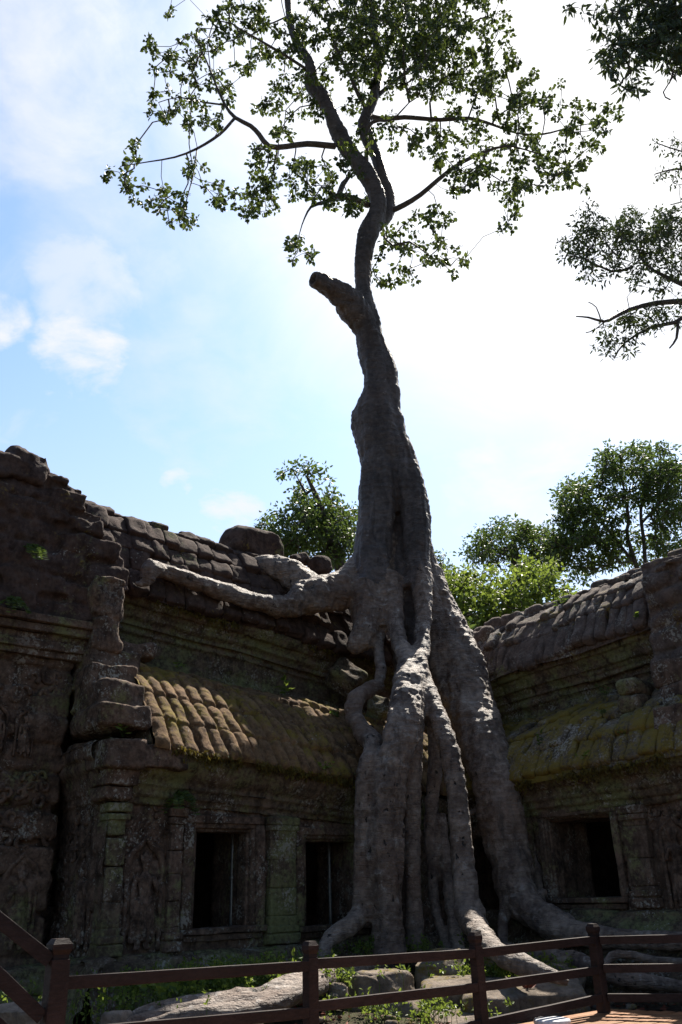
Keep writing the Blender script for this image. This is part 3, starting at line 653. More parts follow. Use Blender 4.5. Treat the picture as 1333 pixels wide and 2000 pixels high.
# --- right pavilion, of big squared stones, cut by the picture edge
PR = empty('stone_pavilion', C0 + 6 * UR, 'stacked block pavilion with lichen spots at right end of the ruin', 'temple building')
stack(WR, PR, 'pier', lambda z: (4.05 + .05 * (z - 4.5), 8.5), 4.5, 6.35, -.75, 2.2, M_ROOF_R, 41, .36, .55, .11, .05, .10, 8, .03)
stack(WR, PR, 'buttress', lambda z: (4.55, 5.3), 3.1, 3.75, .2, 1.0, M_STONE, 43, .34, .6, .05, .04, .03, 12)
stack(WR, PR, 'turret', lambda z: (3.62 + .12 * (z - 3.2), 4.35 - .25 * (z - 3.2)), 3.12, 4.4, -.1, .8, M_STONE_G, 44, .36, .7, .10, .04, .02, 12)
stack(WR, PR, 'block_wall', lambda z: (4.35, 8.5), 3.1, 4.6, -.35, 1.6, M_STONE, 45, .4, .7, .05, .04, .05, 8)

# steel props standing inside the window openings
for k, (s, z0, z1, lab) in enumerate([(4.62, .77, 2.25, 'grey steel prop standing in the leftmost window of the left gallery'), (2.66, .72, 2.2, 'grey steel prop standing in the window beside the tree roots')]):
    p = empty('steel_prop', WL.at(s, -.55, z0), lab, 'prop', 'steel props in the windows')
    b = np.array(WL.at(s, -.55, z0)); t = np.array(WL.at(s, -.55, z1))
    obj('pole', *tube(np.linspace(b, t, 6), .03, 10), M_STEEL, p); obj('collar', *tube(np.linspace(b * .45 + t * .55, b * .42 + t * .58, 3), .045, 10), M_STEEL, p)
    obj('foot_plate', *box(b + (0, 0, .008), (.08, .08, .008), WL.axes()), M_STEEL, p, False)

# fallen stones lying on the roofs
ON_ROOF = [((492, 1072), ('L', -2.7), (.72, .5, .46), 'large dark rounded stone on the left roof ridge below the small tree'), ((625, 1108), ('L', -2.6), (.24, .2, .22), 'small squared stone behind the root fork on the left roof'),
           ((582, 1096), ('L', -2.9), (.30, .2, .16), 'low dark stone between the big roof stone and the root fork'), ((676, 1325), ('L', -1.45), (.30, .26, .34), 'upright stone block under the root above the left half roof'),
           ((735, 1385), ('L', -1.0), (.24, .22, .22), 'green algae coated stone held inside the bent root')]
def spec(x, y, Y):
    """a point of the scene on the ray through a photo pixel, at depth Y or on a plane parallel to a gallery wall"""
    if isinstance(Y, tuple):
        w = WL if Y[0] == 'L' else WR; a, z = w.pix(x, y, Y[1]); return C0 + a * w.u + Y[1] * w.n + np.array([0, 0, z])
    return atY(x, y, Y)
for k, (p, Y, half, lab) in enumerate(ON_ROOF):
    c = spec(*p, Y); v, f = stone(c, half, WL.axes() @ np.array(Matrix.Rotation(.3 * k, 3, 'Y')), .12 if k else .44, .06, 18, 2.4, 200 + k, .3)
    tag(obj('fallen_stone', v, f, M_ROOF_T if k < 3 else M_STONE_G), lab, 'stone', 'fallen stones on the roofs')

# ------------------------------------------------------------------ the giant tree
def chain(pts, y0=None):
    """pixel polyline (x, y, full width in photo pixels, depth) -> (n,4) points with radius in metres"""
    out = []
    for x, y, w, Y in pts:
        p = spec(x, y, Y); out.append([*p, w * .5 * fwd(p) / FPX])
    return out
TRUNK = [(772, 1190, 70, 17.7), (772, 1120, 66, 18.1), (774, 1060, 70, 18.15), (770, 990, 92, 17.9), (756, 900, 106, 17.7), (742, 845, 104, 17.7), (734, 812, 98, 17.7), (742, 775, 76, 17.7), (742, 735, 66, 17.7), (733, 700, 63, 17.7), (722, 650, 55, 17.7),
         (714, 600, 43, 17.7), (709, 555, 36, 17.7), (709, 505, 36, 17.7), (714, 469, 39, 17.7), (727, 437, 40, 17.7), (739, 406, 34, 17.7), (734, 375, 35, 17.7), (717, 344, 36, 17.7), (695, 312, 36, 17.7), (673, 281, 34, 17.7), (657, 250, 32, 17.7), (645, 219, 29, 17.7), (625, 187, 32, 17.7), (608, 162, 30, 17.7),
         (606, 130, 22, 17.7), (594, 104, 20, 17.7), (576, 75, 17, 17.9), (566, 30, 15, 18.1), (560, -40, 13, 18.3)]
STEM2 = [(735, 440, 30, 17.8), (755, 420, 26, 18), (760, 390, 24, 18.2), (748, 350, 24, 18.3), (736, 312, 24, 18.4), (722, 276, 26, 18.5), (712, 245, 26, 18.5), (718, 220, 22, 18.5), (732, 188, 20, 18.5), (738, 150, 18, 18.7), (736, 100, 16, 18.7), (731, 50, 14, 18.7), (726, -20, 12, 18.7)]
STUB = [(716, 645, 50, 17.7), (696, 607, 60, 17.5), (670, 578, 54, 17.2), (644, 561, 44, 16.95), (620, 548, 37, 16.7), (612, 544, 34, 16.62)]
SPINE = [(772, 840, 40, 17.5), (786, 900, 56, 17.4), (802, 960, 62, 17.3), (812, 1030, 60, 17.2), (815, 1100, 56, 17.1), (814, 1150, 52, 16.9)]
LOBE = [(740, 850, 50, 17.5), (742, 930, 74, 17.4), (738, 1000, 76, 17.3), (730, 1060, 80, 17.2), (726, 1110, 80, 17.0), (726, 1170, 64, 16.8)]
HEART = [(772, 960, 56, 17.75), (776, 1010, 56, 17.7), (780, 1080, 72, 17.65), (788, 1150, 90, 17.5), (800, 1210, 92, 17.4), (806, 1270, 84, 17.3), (806, 1330, 60, 17.0)]
KNOT = [(703, 805, 34, 17.6), (702, 840, 36, 17.6)]
KNOT2 = [(768, 760, 34, 17.6), (768, 800, 32, 17.6)]
ROOTS = {
 'R1': [(812, 1010, 34, 17.4), (822, 1075, 48, 17.5), (836, 1125, 62, 17.6), (858, 1195, 84, 17.6), (890, 1285, 96, 17.25), (925, 1385, 100, 16.7), (953, 1480, 96, 16.0), (978, 1580, 92, 15.5), (998, 1680, 84, 15.35), (1010, 1740, 86, 15.2), (1045, 1785, 72, 14.8), (1100, 1815, 56, 14.2), (1160, 1828, 42, 13.8), (1250, 1836, 34, 13.3), (1350, 1838, 30, 12.9)],
 'R2': [(762, 1130, 56, 16.95), (768, 1200, 42, 16.5), (780, 1252, 35, 16.1), (796, 1298, 42, 15.6), (798, 1345, 62, 15.0), (787, 1420, 72, 14.35), (768, 1500, 66, 14.2), (757, 1600, 66, 14.2), (755, 1700, 70, 14.2), (758, 1790, 70, 14.15), (762, 1850, 76, 14.1), (764, 1890, 84, 14.0)],
 'R3': [(820, 1120, 50, 17.0), (826, 1195, 38, 16.5), (825, 1250, 34, 16.1), (818, 1300, 40, 15.55), (812, 1360, 42, 15.0), (809, 1440, 38, 14.65), (806, 1540, 36, 14.6), (805, 1640, 34, 14.6), (807, 1740, 34, 14.6), (810, 1820, 38, 14.5), (812, 1890, 44, 14.4)],
 'R4': [(748, 1340, 24, 15.7), (722, 1345, 30, 15.6), (695, 1368, 34, 15.4), (692, 1400, 34, 15.3), (712, 1432, 36, 15.0), (731, 1454, 38, 14.6), (720, 1492, 42, 14.3), (712, 1560, 40, 14.3), (706, 1660, 38, 14.35), (708, 1740, 40, 14.3), (706, 1785, 42, 14.2), (680, 1812, 40, 14.0), (648, 1828, 36, 13.9), (632, 1860, 34, 13.6), (624, 1900, 34, 13.4)],
 'R5': [(828, 1310, 24, 15.6), (842, 1362, 34, 15.1), (866, 1425, 40, 14.65), (884, 1500, 44, 14.45), (896, 1600, 46, 14.4), (905, 1700, 50, 14.3), (919, 1780, 54, 14.0), (942, 1830, 48, 13.2), (980, 1866, 42, 12.4), (1030, 1888, 38, 11.8), (1075, 1904, 32, 11.45), (1110, 1920, 18, 11.3)],
 'R6': [(836, 1370, 24, 15.5), (850, 1430, 28, 15.4), (850, 1500, 30, 15.35), (843, 1570, 30, 15.3), (842, 1640, 28, 15.25), (846, 1700, 24, 15.2), (848, 1760, 22, 15.1), (862, 1820, 20, 14.9), (874, 1870, 20, 14.7)],
 'R7': [(866, 1590, 12, 15.3), (869, 1660, 22, 15.2), (878, 1740, 26, 15.05), (888, 1810, 28, 14.8), (896, 1850, 30, 14.6), (900, 1890, 30, 14.4)],
 'R8': [(1005, 1480, 16, 16.0), (1022, 1520, 22, 15.95), (1036, 1570, 24, 15.9), (1046, 1640, 22, 15.8), (1052, 1720, 20, 15.6), (1064, 1790, 20, 15.3)],
 'H1': [(740, 1060, 80, 17.4), (718, 1112, 82, 17.2), (690, 1145, 76, ('L', -1.15)), (650, 1160, 70, ('L', -1.2)), (600, 1168, 72, ('L', -1.25)), (560, 1183, 52, ('L', -1.28)), (505, 1176, 38, ('L', -1.32)), (430, 1154, 36, ('L', -1.36)), (362, 1130, 35, ('L', -1.38)), (312, 1113, 32, ('L', -1.38))],
 'H2': [(625, 1160, 58, ('L', -1.3)), (592, 1142, 58, ('L', -1.5)), (560, 1116, 56, ('L', -1.7)), (524, 1106, 48, ('L', -2.0)), (490, 1108, 34, ('L', -2.3))],
 'H3': [(732, 1110, 84, 17.2), (722, 1180, 82, 16.8), (718, 1225, 66, 16.5), (697, 1254, 48, 16.3), (682, 1266, 26, 16.2)],
 'H4': [(742, 1200, 36, 16.7), (740, 1260, 26, 16.4), (745, 1310, 22, 16.0), (738, 1345, 20, 15.7)],
 'H5': [(318, 1118, 30, ('L', -1.36)), (296, 1112, 42, ('L', -1.3)), (288, 1130, 34, ('L', -1.25)), (276, 1140, 16, ('L', -1.25)), (264, 1138, 8, ('L', -1.25))],
 'G1': [(772, 1880, 34, 14.5), (735, 1888, 40, 13.5), (690, 1895, 46, 12.6), (630, 1904, 48, 11.8), (575, 1924, 46, 11.2), (520, 1948, 42, 10.8), (460, 1956, 50, 10.6), (400, 1964, 48, 10.45), (330, 1974, 42, 10.3), (270, 1986, 32, 10.2), (225, 2000, 20, 10.1)],
 'G2': [(985, 1850, 24, 14.4), (1030, 1865, 30, 14.0), (1090, 1868, 32, 13.5), (1140, 1880, 34, 13.2), (1190, 1900, 34, 12.9), (1240, 1912, 34, 12.7), (1300, 1922, 26, 12.6), (1350, 1930, 22, 12.5)],
 'G3': [(1165, 1895, 18, 13.1), (1208, 1862, 18, 13.0), (1260, 1872, 15, 12.9), (1350, 1880, 15, 12.7)],
 'G4': [(992, 1730, 24, 15.2), (985, 1800, 24, 15.0), (985, 1850, 20, 14.7), (1000, 1880, 18, 14.4)],
 'G5': [(1066, 1742, 20, 15.1), (1032, 1762, 24, 14.8), (1004, 1788, 22, 14.85)],
 'T1': [(905, 1440, 14, 16.2), (925, 1490, 14, 16.1), (940, 1545, 16, 15.9), (935, 1580, 15, 15.8), (912, 1590, 13, 15.7)],
}
ROOTS['G1b'] = [(x, y + 9, w * .9, Y - .22) for x, y, w, Y in ROOTS['G1'][2:]]
ROOTS['G1c'] = [(x, y + 20, w * .85, Y - .46) for x, y, w, Y in ROOTS['G1'][3:-1]]
ROOTS['R1b'] = [(814, 1090, 40, 17.2), (828, 1150, 52, 17.2), (842, 1215, 56, 17.2), (858, 1285, 50, 17.1), (884, 1370, 40, 16.8)]
SAME = {'R1b': 'R1', 'G1b': 'G1', 'G1c': 'G1', 'G5': 'R1'}                              # strands that belong to one root
def build_tree():
    groups = {}                      # name -> list of chains
    groups['trunk'] = [TRUNK, STEM2, STUB, SPINE, LOBE, HEART, KNOT, KNOT2]
    B = MB(); SP = []; SR = []; SL = []; names = ['trunk'] + list(ROOTS)
    for gi, nm in enumerate(names):
        for ci, c in enumerate(groups['trunk'] if nm == 'trunk' else [ROOTS[nm]]):
            P = smooth_path(chain(c), .12); B.add(*tube(P[:, :3], P[:, 3], 14, True, .10, gi * 5 + ci))
            SP.append(P[:, :3]); SR.append(P[:, 3]); SL.append(np.full(len(P), names.index(SAME.get(nm, nm))))
    v, f, n = remesh(np.vstack(B.v), np.vstack(B.f), .031, 3)
    SP = np.vstack(SP); SR = np.concatenate(SR); SL = np.concatenate(SL)
    lab = np.empty(len(v), int); near = np.empty(len(v))
    for a in range(0, len(v), 4000):
        d = np.linalg.norm(v[a:a + 4000, None] - SP[None], axis=2) - SR[None]; k = d.argmin(1); lab[a:a + 4000] = SL[k]; near[a:a + 4000] = SR[k]
    # bark: wrinkles across the grain, lumps, long flutes
    amp = np.clip(near / .35, .25, 1)
    wr = fbm(v * (3.2, 3.2, 11.5) + 40, 4, 31, .6); fl = fbm(v * (4.2, 4.2, .42), 3, 37, .55); lu = fbm(v * 1.4, 2, 33)
    v2 = v + n * ((.016 * wr + .019 * lu + .052 * fl - .012) * amp + .007 * wr * (lab > 0))[:, None]
    # hollow end of the broken limb
    e = np.array(chain(STUB)); tip = e[-1, :3]; ax = e[-1, :3] - e[-2, :3]; ax /= np.linalg.norm(ax); rel = v2 - tip; al = rel @ ax; rr = np.linalg.norm(rel - al[:, None] * ax, axis=1)
    m = (al > -.25) & (rr < e[-1, 3] * .72) & (np.linalg.norm(rel, axis=1) < 1); v2[m] -= np.outer(.22 * sstep(e[-1, 3] * .72 - rr[m], 0, .1) * (1 + .5 * vnoise(v2[m] * 9, 3)), ax)
    base = np.array([1.0, 15.0, -.1])
    T = empty('giant_tree', base, 'giant pale tree straddling the ruin with roots gripping the stone roof', 'tree')
    tmp = bpy.data.meshes.new('t'); tmp.from_pydata(v2.tolist(), [], f.tolist()); tmp.update(); nr = np.empty(len(v2) * 3, np.float32); tmp.vertices.foreach_get('normal', nr); nr = nr.reshape(-1, 3); bpy.data.meshes.remove(tmp)
    fl = np.array([np.bincount(q, minlength=1).argmax() for q in lab[f]])
    for gi, nm in enumerate(names):
        ff = f[fl == gi]
        if len(ff) < 20: continue
        ids, inv = np.unique(ff, return_inverse=True)
        o = obj('trunk' if gi == 0 else 'root', v2[ids], inv.reshape(-1, 4), M_BARK if gi == 0 else M_ROOT, T)
        o.data.normals_split_custom_set_from_vertices([tuple(x) for x in nr[ids].astype(float)])
    return T
TREE = build_tree()

def grow(skel, owner, targets, pen=.25, wobble=.08, k=4, rmin=.008, power=.42, rmax=.12):
    """joins every target to the skeleton by the shortest natural branching; returns rods"""
    P = np.vstack([skel, targets]); ns = len(skel); N = len(P); done = np.zeros(N, bool); done[:ns] = True
    best = np.full(N, 1e9); par = np.full(N, -1); plen = np.zeros(N)
    for a in range(ns):
        d = np.linalg.norm(P[ns:] - P[a], axis=1); m = d < best[ns:]; best[ns:][m] = d[m]; par[ns:][m] = a
    order = []
    for _ in range(N - ns):
        b = best.copy(); b[done] = 1e9; i = int(b.argmin()); done[i] = True; order.append(i); plen[i] = plen[par[i]] + np.linalg.norm(P[i] - P[par[i]])
        d = np.linalg.norm(P - P[i], axis=1) + pen * plen[i]; m = (~done) & (d < best); best[m] = d[m]; par[m] = i
    cnt = np.ones(N); 
    for i in reversed(order):
        if par[i] >= ns: cnt[par[i]] += cnt[i]
    A = []; Bq = []; ra = []; rb = []; own = np.full(N, -1); ow = []
    if owner is not None: own[:ns] = owner
    for i in order:
        own[i] = own[par[i]]; ow += [own[i], own[i]]
        a, b = P[par[i]], P[i]; L = np.linalg.norm(b - a); r0 = min(rmin * cnt[i] ** power * 1.15, rmax); r1 = min(rmin * cnt[i] ** power, rmax)
        mid = (a + b) / 2 + rng.normal(size=3) * L * wobble + (0, 0, L * .05)
        A += [a, mid]; Bq += [mid, b]; ra += [r0, (r0 + r1) / 2]; rb += [(r0 + r1) / 2, r1]
    if owner is None: return sticks(A, Bq, ra, rb, k)
    ow = np.array(ow); A = np.array(A); Bq = np.array(Bq); ra = np.array(ra); rb = np.array(rb)
    return {int(q): sticks(A[ow == q], Bq[ow == q], ra[ow == q], rb[ow == q], k) for q in np.unique(ow)}
def leaves(base, axis, size, width=.75, fold=.25, tints=None):
    """many leaves at once: two folded quads each"""
    base = np.asarray(base); N = len(base); ax = axis / np.maximum(np.linalg.norm(axis, axis=1, keepdims=True), 1e-9)
    s = np.cross(ax, rng.normal(size=(N, 3))); s /= np.maximum(np.linalg.norm(s, axis=1, keepdims=True), 1e-9); nn = np.cross(ax, s); L = np.asarray(size)[:, None]; w = L * width * .5
    up = nn * w * fold
    V = np.stack([base, base + ax * L * .22 + s * w * .85 + up * .8, base + ax * L * .60 + s * w * .75 + up * .7, base + ax * L + nn * L * -.05, base + ax * L * .60 - s * w * .75 + up * .7, base + ax * L * .22 - s * w * .85 + up * .8], 1).reshape(-1, 3)
    F = (np.arange(N)[:, None, None] * 6 + np.array([[0, 1, 2, 3], [0, 3, 4, 5]])).reshape(-1, 4)
    return V, F, np.repeat(tints if tints is not None else rng.random(N), 6)
def clusters(cent, n, rad, size, width=.75, droop=.5, jit=.35, flat=1.0):
    """bunches of leaves round each centre"""
    N = len(cent); d = rng.normal(size=(N, n, 3)); d /= np.linalg.norm(d, axis=2, keepdims=True); d[..., 2] *= flat
    b = cent[:, None] + d * rad * rng.random((N, n, 1)) ** .6; ax = d * (1 - droop) + np.array([0, 0, -1.0]) * droop + rng.normal(size=(N, n, 3)) * jit
    t = np.clip(rng.random((N, 1)) * .75 + rng.random((N, n)) * .35, 0, 1)
    return leaves(b.reshape(-1, 3), ax.reshape(-1, 3), (size * (.65 + .6 * rng.random((N, n)))).ravel(), width, .25, t.ravel())
def fill(ells, spacing):
    """centres inside pixel ellipses (cx, cy, rx, ry, depth, depth spread, density)"""
    out = []
    for cx, cy, rx, ry, Y, dY, dens in ells:
        n = max(2, int(pi * rx * ry / spacing ** 2 * dens)); a = rng.random(n) * 2 * pi; q = np.sqrt(rng.random(n))
        for k in range(n): out.append(atY(cx + rx * q[k] * cos(a[k]), cy + ry * q[k] * sin(a[k]), Y + dY * float(np.clip(rng.normal(), -1.6, 1.6))))
    return np.array(out)

# limbs and crown of the giant tree
LIMBS = [
 [(655, 286, 13, 17), (600, 281, 12, 16.8), (560, 286, 11, 16.5), (526, 286, 11, 16.3), (507, 263, 10, 16.2), (490, 246, 9, 16.1), (460, 230, 8, 16), (440, 205, 7, 16), (422, 165, 6, 15.9), (402, 115, 5, 15.8), (380, 70, 4, 15.8)],
 [(458, 232, 6, 16), (430, 262, 6, 15.9), (386, 290, 5, 15.8), (342, 307, 4.5, 15.7), (290, 316, 4, 15.6), (235, 325, 3, 15.5)],
 [(385, 292, 3, 15.8), (378, 340, 3, 15.7), (365, 390, 2.5, 15.7), (355, 430, 2, 15.7)],
 [(440, 205, 4, 16), (400, 200, 3.5, 15.8), (350, 190, 3, 15.6), (310, 200, 2.5, 15.5)],
 [(765, 412, 11, 17.3), (790, 400, 11, 17.2), (822, 380, 10, 17.1), (862, 346, 9, 17), (900, 318, 8, 16.9), (945, 298, 7, 16.8), (990, 285, 5, 16.8), (1050, 300, 4, 16.7), (1110, 325, 3, 16.6)],
 [(718, 226, 11, 18.1), (750, 233, 10, 17.9), (790, 229, 9, 17.8), (860, 234, 8, 17.7), (915, 231, 7, 17.7), (962, 243, 6, 17.6), (1010, 260, 5, 17.5), (1060, 262, 6, 17.5), (1110, 250, 5, 17.4), (1160, 240, 3, 17.3)],
 [(722, 402, 11, 17), (690, 388, 12, 16.8), (662, 383, 13, 16.6), (635, 395, 9, 16.5), (608, 404, 6, 16.4), (590, 440, 4, 16.3), (580, 480, 3, 16.3)],
 [(662, 383, 11, 16.6), (672, 358, 11, 16.9), (688, 340, 10, 17)],
 [(745, 455, 5, 17.2), (768, 480, 4, 17), (800, 472, 4, 16.9), (840, 500, 3, 16.9), (880, 520, 2.5, 16.8)],
 [(730, 195, 9, 17.8), (770, 160, 8, 18), (810, 130, 7, 18.2), (870, 90, 5, 18.4), (920, 50, 4, 18.5)],
 [(722, 225, 9, 17.8), (700, 185, 8, 17.5), (685, 150, 7, 17.3), (660, 100, 6, 17.1), (640, 40, 5, 17)],
 [(735, 130, 8, 18), (760, 80, 7, 18.2), (790, 30, 6, 18.4), (810, -30, 5, 18.5)],
 [(606, 140, 7, 17), (560, 110, 6, 16.7), (510, 80, 5, 16.4), (450, 45, 4, 16.2)],
 [(715, 335, 10, 17), (716, 300, 9, 16.8), (718, 250, 8, 16.7), (740, 235, 7, 16.6), (765, 235, 6, 16.5), (800, 200, 5, 16.4)],
]
def build_crown(T):
    mb = MB(); sk = []; sr = []
    for k, c in enumerate(LIMBS):
        c = [(x, y, w, Y + .7) for x, y, w, Y in c]; P = smooth_path(chain(c), .25); P[:, 3] *= np.r_[np.ones(len(P) // 2), np.linspace(1, .45, len(P) - len(P) // 2)]; mb.add(*tube(P[:, :3], np.maximum(P[:, 3], .012), 7, True, .1, k)); sk.append(P[:, :3]); sr.append(P[:, 3])
    for c in (TRUNK[20:], STEM2[6:]): P = smooth_path(chain(c), .5); sk.append(P[:, :3]); sr.append(P[:, 3])
    E = [(232, 345, 32, 34), (265, 292, 22, 26), (300, 385, 45, 26), (355, 425, 28, 40), (375, 325, 26, 22), (340, 385, 30, 22), (322, 20, 22, 18), (318, 105, 42, 36), (325, 200, 38, 38), (390, 125, 62, 58), (420, 185, 42, 34), (395, 242, 44, 26), (365, 205, 40, 30),
         (455, 385, 60, 28), (505, 405, 35, 22), (420, 375, 34, 16), (560, 345, 70, 38), (495, 300, 34, 32), (565, 215, 62, 52), (520, 190, 36, 28), (640, 392, 70, 30), (610, 335, 52, 36), (590, 482, 32, 30), (690, 400, 45, 22), (560, 395, 40, 20),
         (440, 40, 60, 45), (540, 55, 80, 65), (490, 118, 46, 34), (640, 60, 90, 75), (590, 150, 36, 40), (690, 150, 60, 70), (880, 60, 90, 75), (950, 40, 60, 55), (900, 170, 75, 60), (980, 150, 60, 50), (1000, 210, 52, 44), (1060, 185, 50, 50), (1130, 228, 52, 34), (1185, 230, 28, 26),
         (1000, 285, 60, 42), (1080, 300, 52, 44), (1130, 345, 34, 38), (900, 262, 75, 34), (885, 335, 60, 42), (955, 352, 60, 42), (992, 415, 28, 42), (855, 425, 44, 28), (830, 270, 40, 34), (780, 470, 36, 38), (845, 495, 50, 30), (890, 520, 26, 22), (785, 545, 45, 26), (735, 510, 12, 34), (700, 300, 36, 50), (1150, 300, 30, 25), (1050, 350, 40, 30), (760, 255, 30, 40)]
    big = [(770, 50, 120, 85), (760, 130, 80, 60), (840, 130, 85, 60), (700, 60, 70, 70), (830, 40, 90, 60)]
    ell = [(x, y, a, b, 17.4 if k % 3 else 18.2, .9, .72) for k, (x, y, a, b) in enumerate(E)] + [(x, y, a, b, 18.2, 1.6, 1.05) for x, y, a, b in big]
    ell += [(700, -60, 400, 60, 18, 1.5, .6)]
    cen = fill(ell, 17.5)
    sk = np.vstack(sk); v, f = grow(sk, None, cen, .22, .09, 4, .0085, .36)
    mb.add(v, f); mb.build('branch', M_LIMB, T)
    V, F, t = clusters(cen, 22, .15, .125, .85, .45, .35)
    obj('crown', V, F, M_LEAF, T, False, t)
    return len(cen)
build_crown(TREE)

# ------------------------------------------------------------------ other trees
def tree(name, label, trunk, limbs, ells, spacing, nleaf, crad, lsize, lw, leafm, droop=.35, twig=.012, group=None, cat='tree', barkm=M_LIMB, pen=.2, flat=.8, extra=0):
    """trunk in world points (x,y,z,r); limbs as pixel chains; crown in pixel ellipses with depth"""
    T = empty(name, trunk[0][:3], label, cat, group)
    P = smooth_path(trunk, .5); m = MB(); m.add(*tube(P[:, :3], P[:, 3], 10, True, .15, 3)); parts = [m]; sk = [P[len(P) // 2:, :3]]; own = [np.zeros(len(sk[0]))]; wood = [P[:, :3]]; wid = [np.zeros(len(P))]
    for k, c in enumerate(limbs):
        Q = smooth_path(chain(c), .3); A = np.vstack(wood); I = np.concatenate(wid); j = np.linalg.norm(A - Q[0, :3], axis=1).argmin()
        Q = np.vstack([[*A[j], Q[0, 3]], Q]); lm = MB(); lm.add(*tube(Q[:, :3], np.maximum(Q[:, 3], .01), 7, True, .12, k)); parts.append(lm)      # each limb springs from the wood nearest to it
        sk.append(Q[1:, :3]); own.append(np.full(len(Q) - 1, k + 1)); wood.append(Q[:, :3]); wid.append(np.full(len(Q), k + 1))
    cen = fill(ells, spacing)
    for q, (v, f) in grow(np.vstack(sk), np.concatenate(own), cen, pen, .1, 4, twig, .40).items(): parts[q].add(v, f)
    for q, pm in enumerate(parts): pm.build('branch' if q else 'trunk', barkm, T)
    V, F, t = clusters(cen, nleaf, crad, lsize, lw, droop, .4, flat); obj('crown', V, F, leafm, T, False, t)
    return T
def pt(x, y, Y, r): p = atY(x, y, Y); return (*p, r)
def foot(x, Y, r): return (x, Y, -.3, r)

tree('broadleaf_tree', 'small bushy tree leaning behind the left gallery roof', [foot(3.0, 25, .35), (1.9, 25, 4, .3), pt(660, 1090, 25, .22), pt(625, 985, 25, .12), pt(600, 930, 25, .05)],
     [[(668, 1085, 22, 25), (648, 1055, 20, 25), (622, 1015, 15, 25)], [(605, 1040, 12, 24.6), (595, 1010, 10, 24.6), (640, 1060, 9, 24.8)], [(598, 965, 7, 25), (585, 940, 5, 25)]],
     [(582, 930, 34, 26, 25, .4, .8), (620, 985, 50, 40, 25, 1, 1.25), (570, 1030, 62, 42, 24.7, 1, 1.3), (640, 1030, 56, 48, 25, 1, 1.3), (540, 1060, 40, 30, 24.6, .8, 1.1), (600, 1085, 66, 36, 24.8, 1, 1.1), (675, 1020, 26, 34, 25, .6, .9), (668, 1075, 30, 40, 25, .8, .8), (640, 925, 20, 16, 25, .3, .4)],
     13, 22, .34, .15, .62, M_LEAF_M, .3)
tree('tall_tree', 'tall many stemmed dark tree above the right gallery roof', [foot(15.5, 36, .4), (15, 36, 6, .32), pt(1238, 1090, 36, .11), pt(1228, 1010, 36, .08), pt(1215, 930, 36, .04)],
     [[(1262, 1130, 9, 36), (1258, 1060, 8, 36), (1252, 1000, 6, 36), (1262, 940, 5, 36)], [(1235, 1095, 7, 36), (1200, 1050, 6, 36), (1165, 1005, 5, 36), (1135, 965, 4, 36)], [(1215, 1100, 6, 35.5), (1180, 1070, 5, 35.5), (1150, 1040, 4, 35.5)], [(1255, 1020, 6, 36), (1290, 980, 5, 36), (1310, 930, 4, 36)]],
     [(1205, 905, 42, 36, 36, 1, 1.25), (1270, 900, 52, 38, 36, 1.4, 1.25), (1255, 945, 80, 40, 36, 1.4, .9), (1140, 975, 50, 44, 36, 1.2, 1.35), (1160, 1035, 55, 40, 35.6, 1.2, .8), (1120, 1020, 40, 40, 35.8, 1, 1.0), (1310, 960, 46, 60, 36.3, 1.4, 1.35), (1310, 1040, 40, 50, 36.5, 1.2, 1.0), (1210, 1000, 60, 40, 36.5, 1, .55), (1140, 1080, 70, 44, 36, 1, 1.1), (1240, 1075, 70, 40, 37, 1, .7), (1090, 1060, 40, 40, 36, 1, 1.0)],
     11.5, 28, .46, .20, .5, M_LEAF_T, .3, .014, flat=.7)
tree('round_tree', 'dark rounded tree between the giant tree and the tall multi stemmed tree', [foot(9.5, 38, .45), (9.2, 38, 6, .4), pt(1010, 1110, 38, .3), pt(1005, 1060, 38, .12)], [],
     [(985, 1040, 52, 26, 38, 1.2, 1.2), (1030, 1055, 48, 30, 38, 1.2, 1.1), (945, 1075, 34, 26, 38, 1, 1.1), (1000, 1092, 80, 26, 38, 1.2, .9), (1075, 1050, 26, 26, 38.4, 1, .6), (1060, 1095, 40, 28, 38, 1, .9)],
     11.5, 28, .44, .20, .5, M_LEAF_T, .3, .014)
tree('light_green_tree', 'bright yellow green leafy tree behind the left end of the right gallery roof', [foot(7.6, 30, .4), (7.3, 30, 4, .35), pt(990, 1210, 30, .22), pt(1000, 1150, 30, .1)], [[(960, 1200, 8, 29.5), (920, 1205, 7, 29.2), (890, 1200, 5, 29)]],
     [(1045, 1108, 46, 22, 30, 1.2, .9), (905, 1140, 34, 30, 29.4, 1, .9), (1040, 1126, 44, 26, 30, 1.2, .9), (1000, 1160, 60, 34, 30, 1.2, .9), (955, 1138, 42, 26, 29.6, 1.2, .9), (920, 1175, 48, 40, 29.3, 1.2, 1.0), (985, 1190, 60, 34, 29.6, 1, 1.0), (930, 1235, 52, 38, 29.3, 1, 1.0), (1085, 1136, 34, 24, 30.4, 1, .8), (1060, 1170, 60, 36, 30, 1, .9), (875, 1160, 36, 50, 29.5, .8, 1.0), (900, 1210, 44, 40, 29.3, .8, .9), (1130, 1150, 34, 18, 30.5, 1, .5), (960, 1260, 40, 40, 29.5, .8, .9)],
     11.5, 22, .34, .17, .62, M_LEAF_B, .35, .012)
tree('slender_tree', 'thin dark tree peeking past the right edge of the giant trunk', [foot(5.2, 33, .3), (5.1, 33, 5, .25), pt(868, 1140, 33, .15), pt(862, 1100, 33, .05)], [],
     [(862, 1105, 24, 24, 33, .6, 1.0), (884, 1135, 34, 26, 33, .6, 1.1), (850, 1150, 24, 30, 33, .6, .9)], 12, 20, .36, .18, .5, M_LEAF_T, .3, .012)
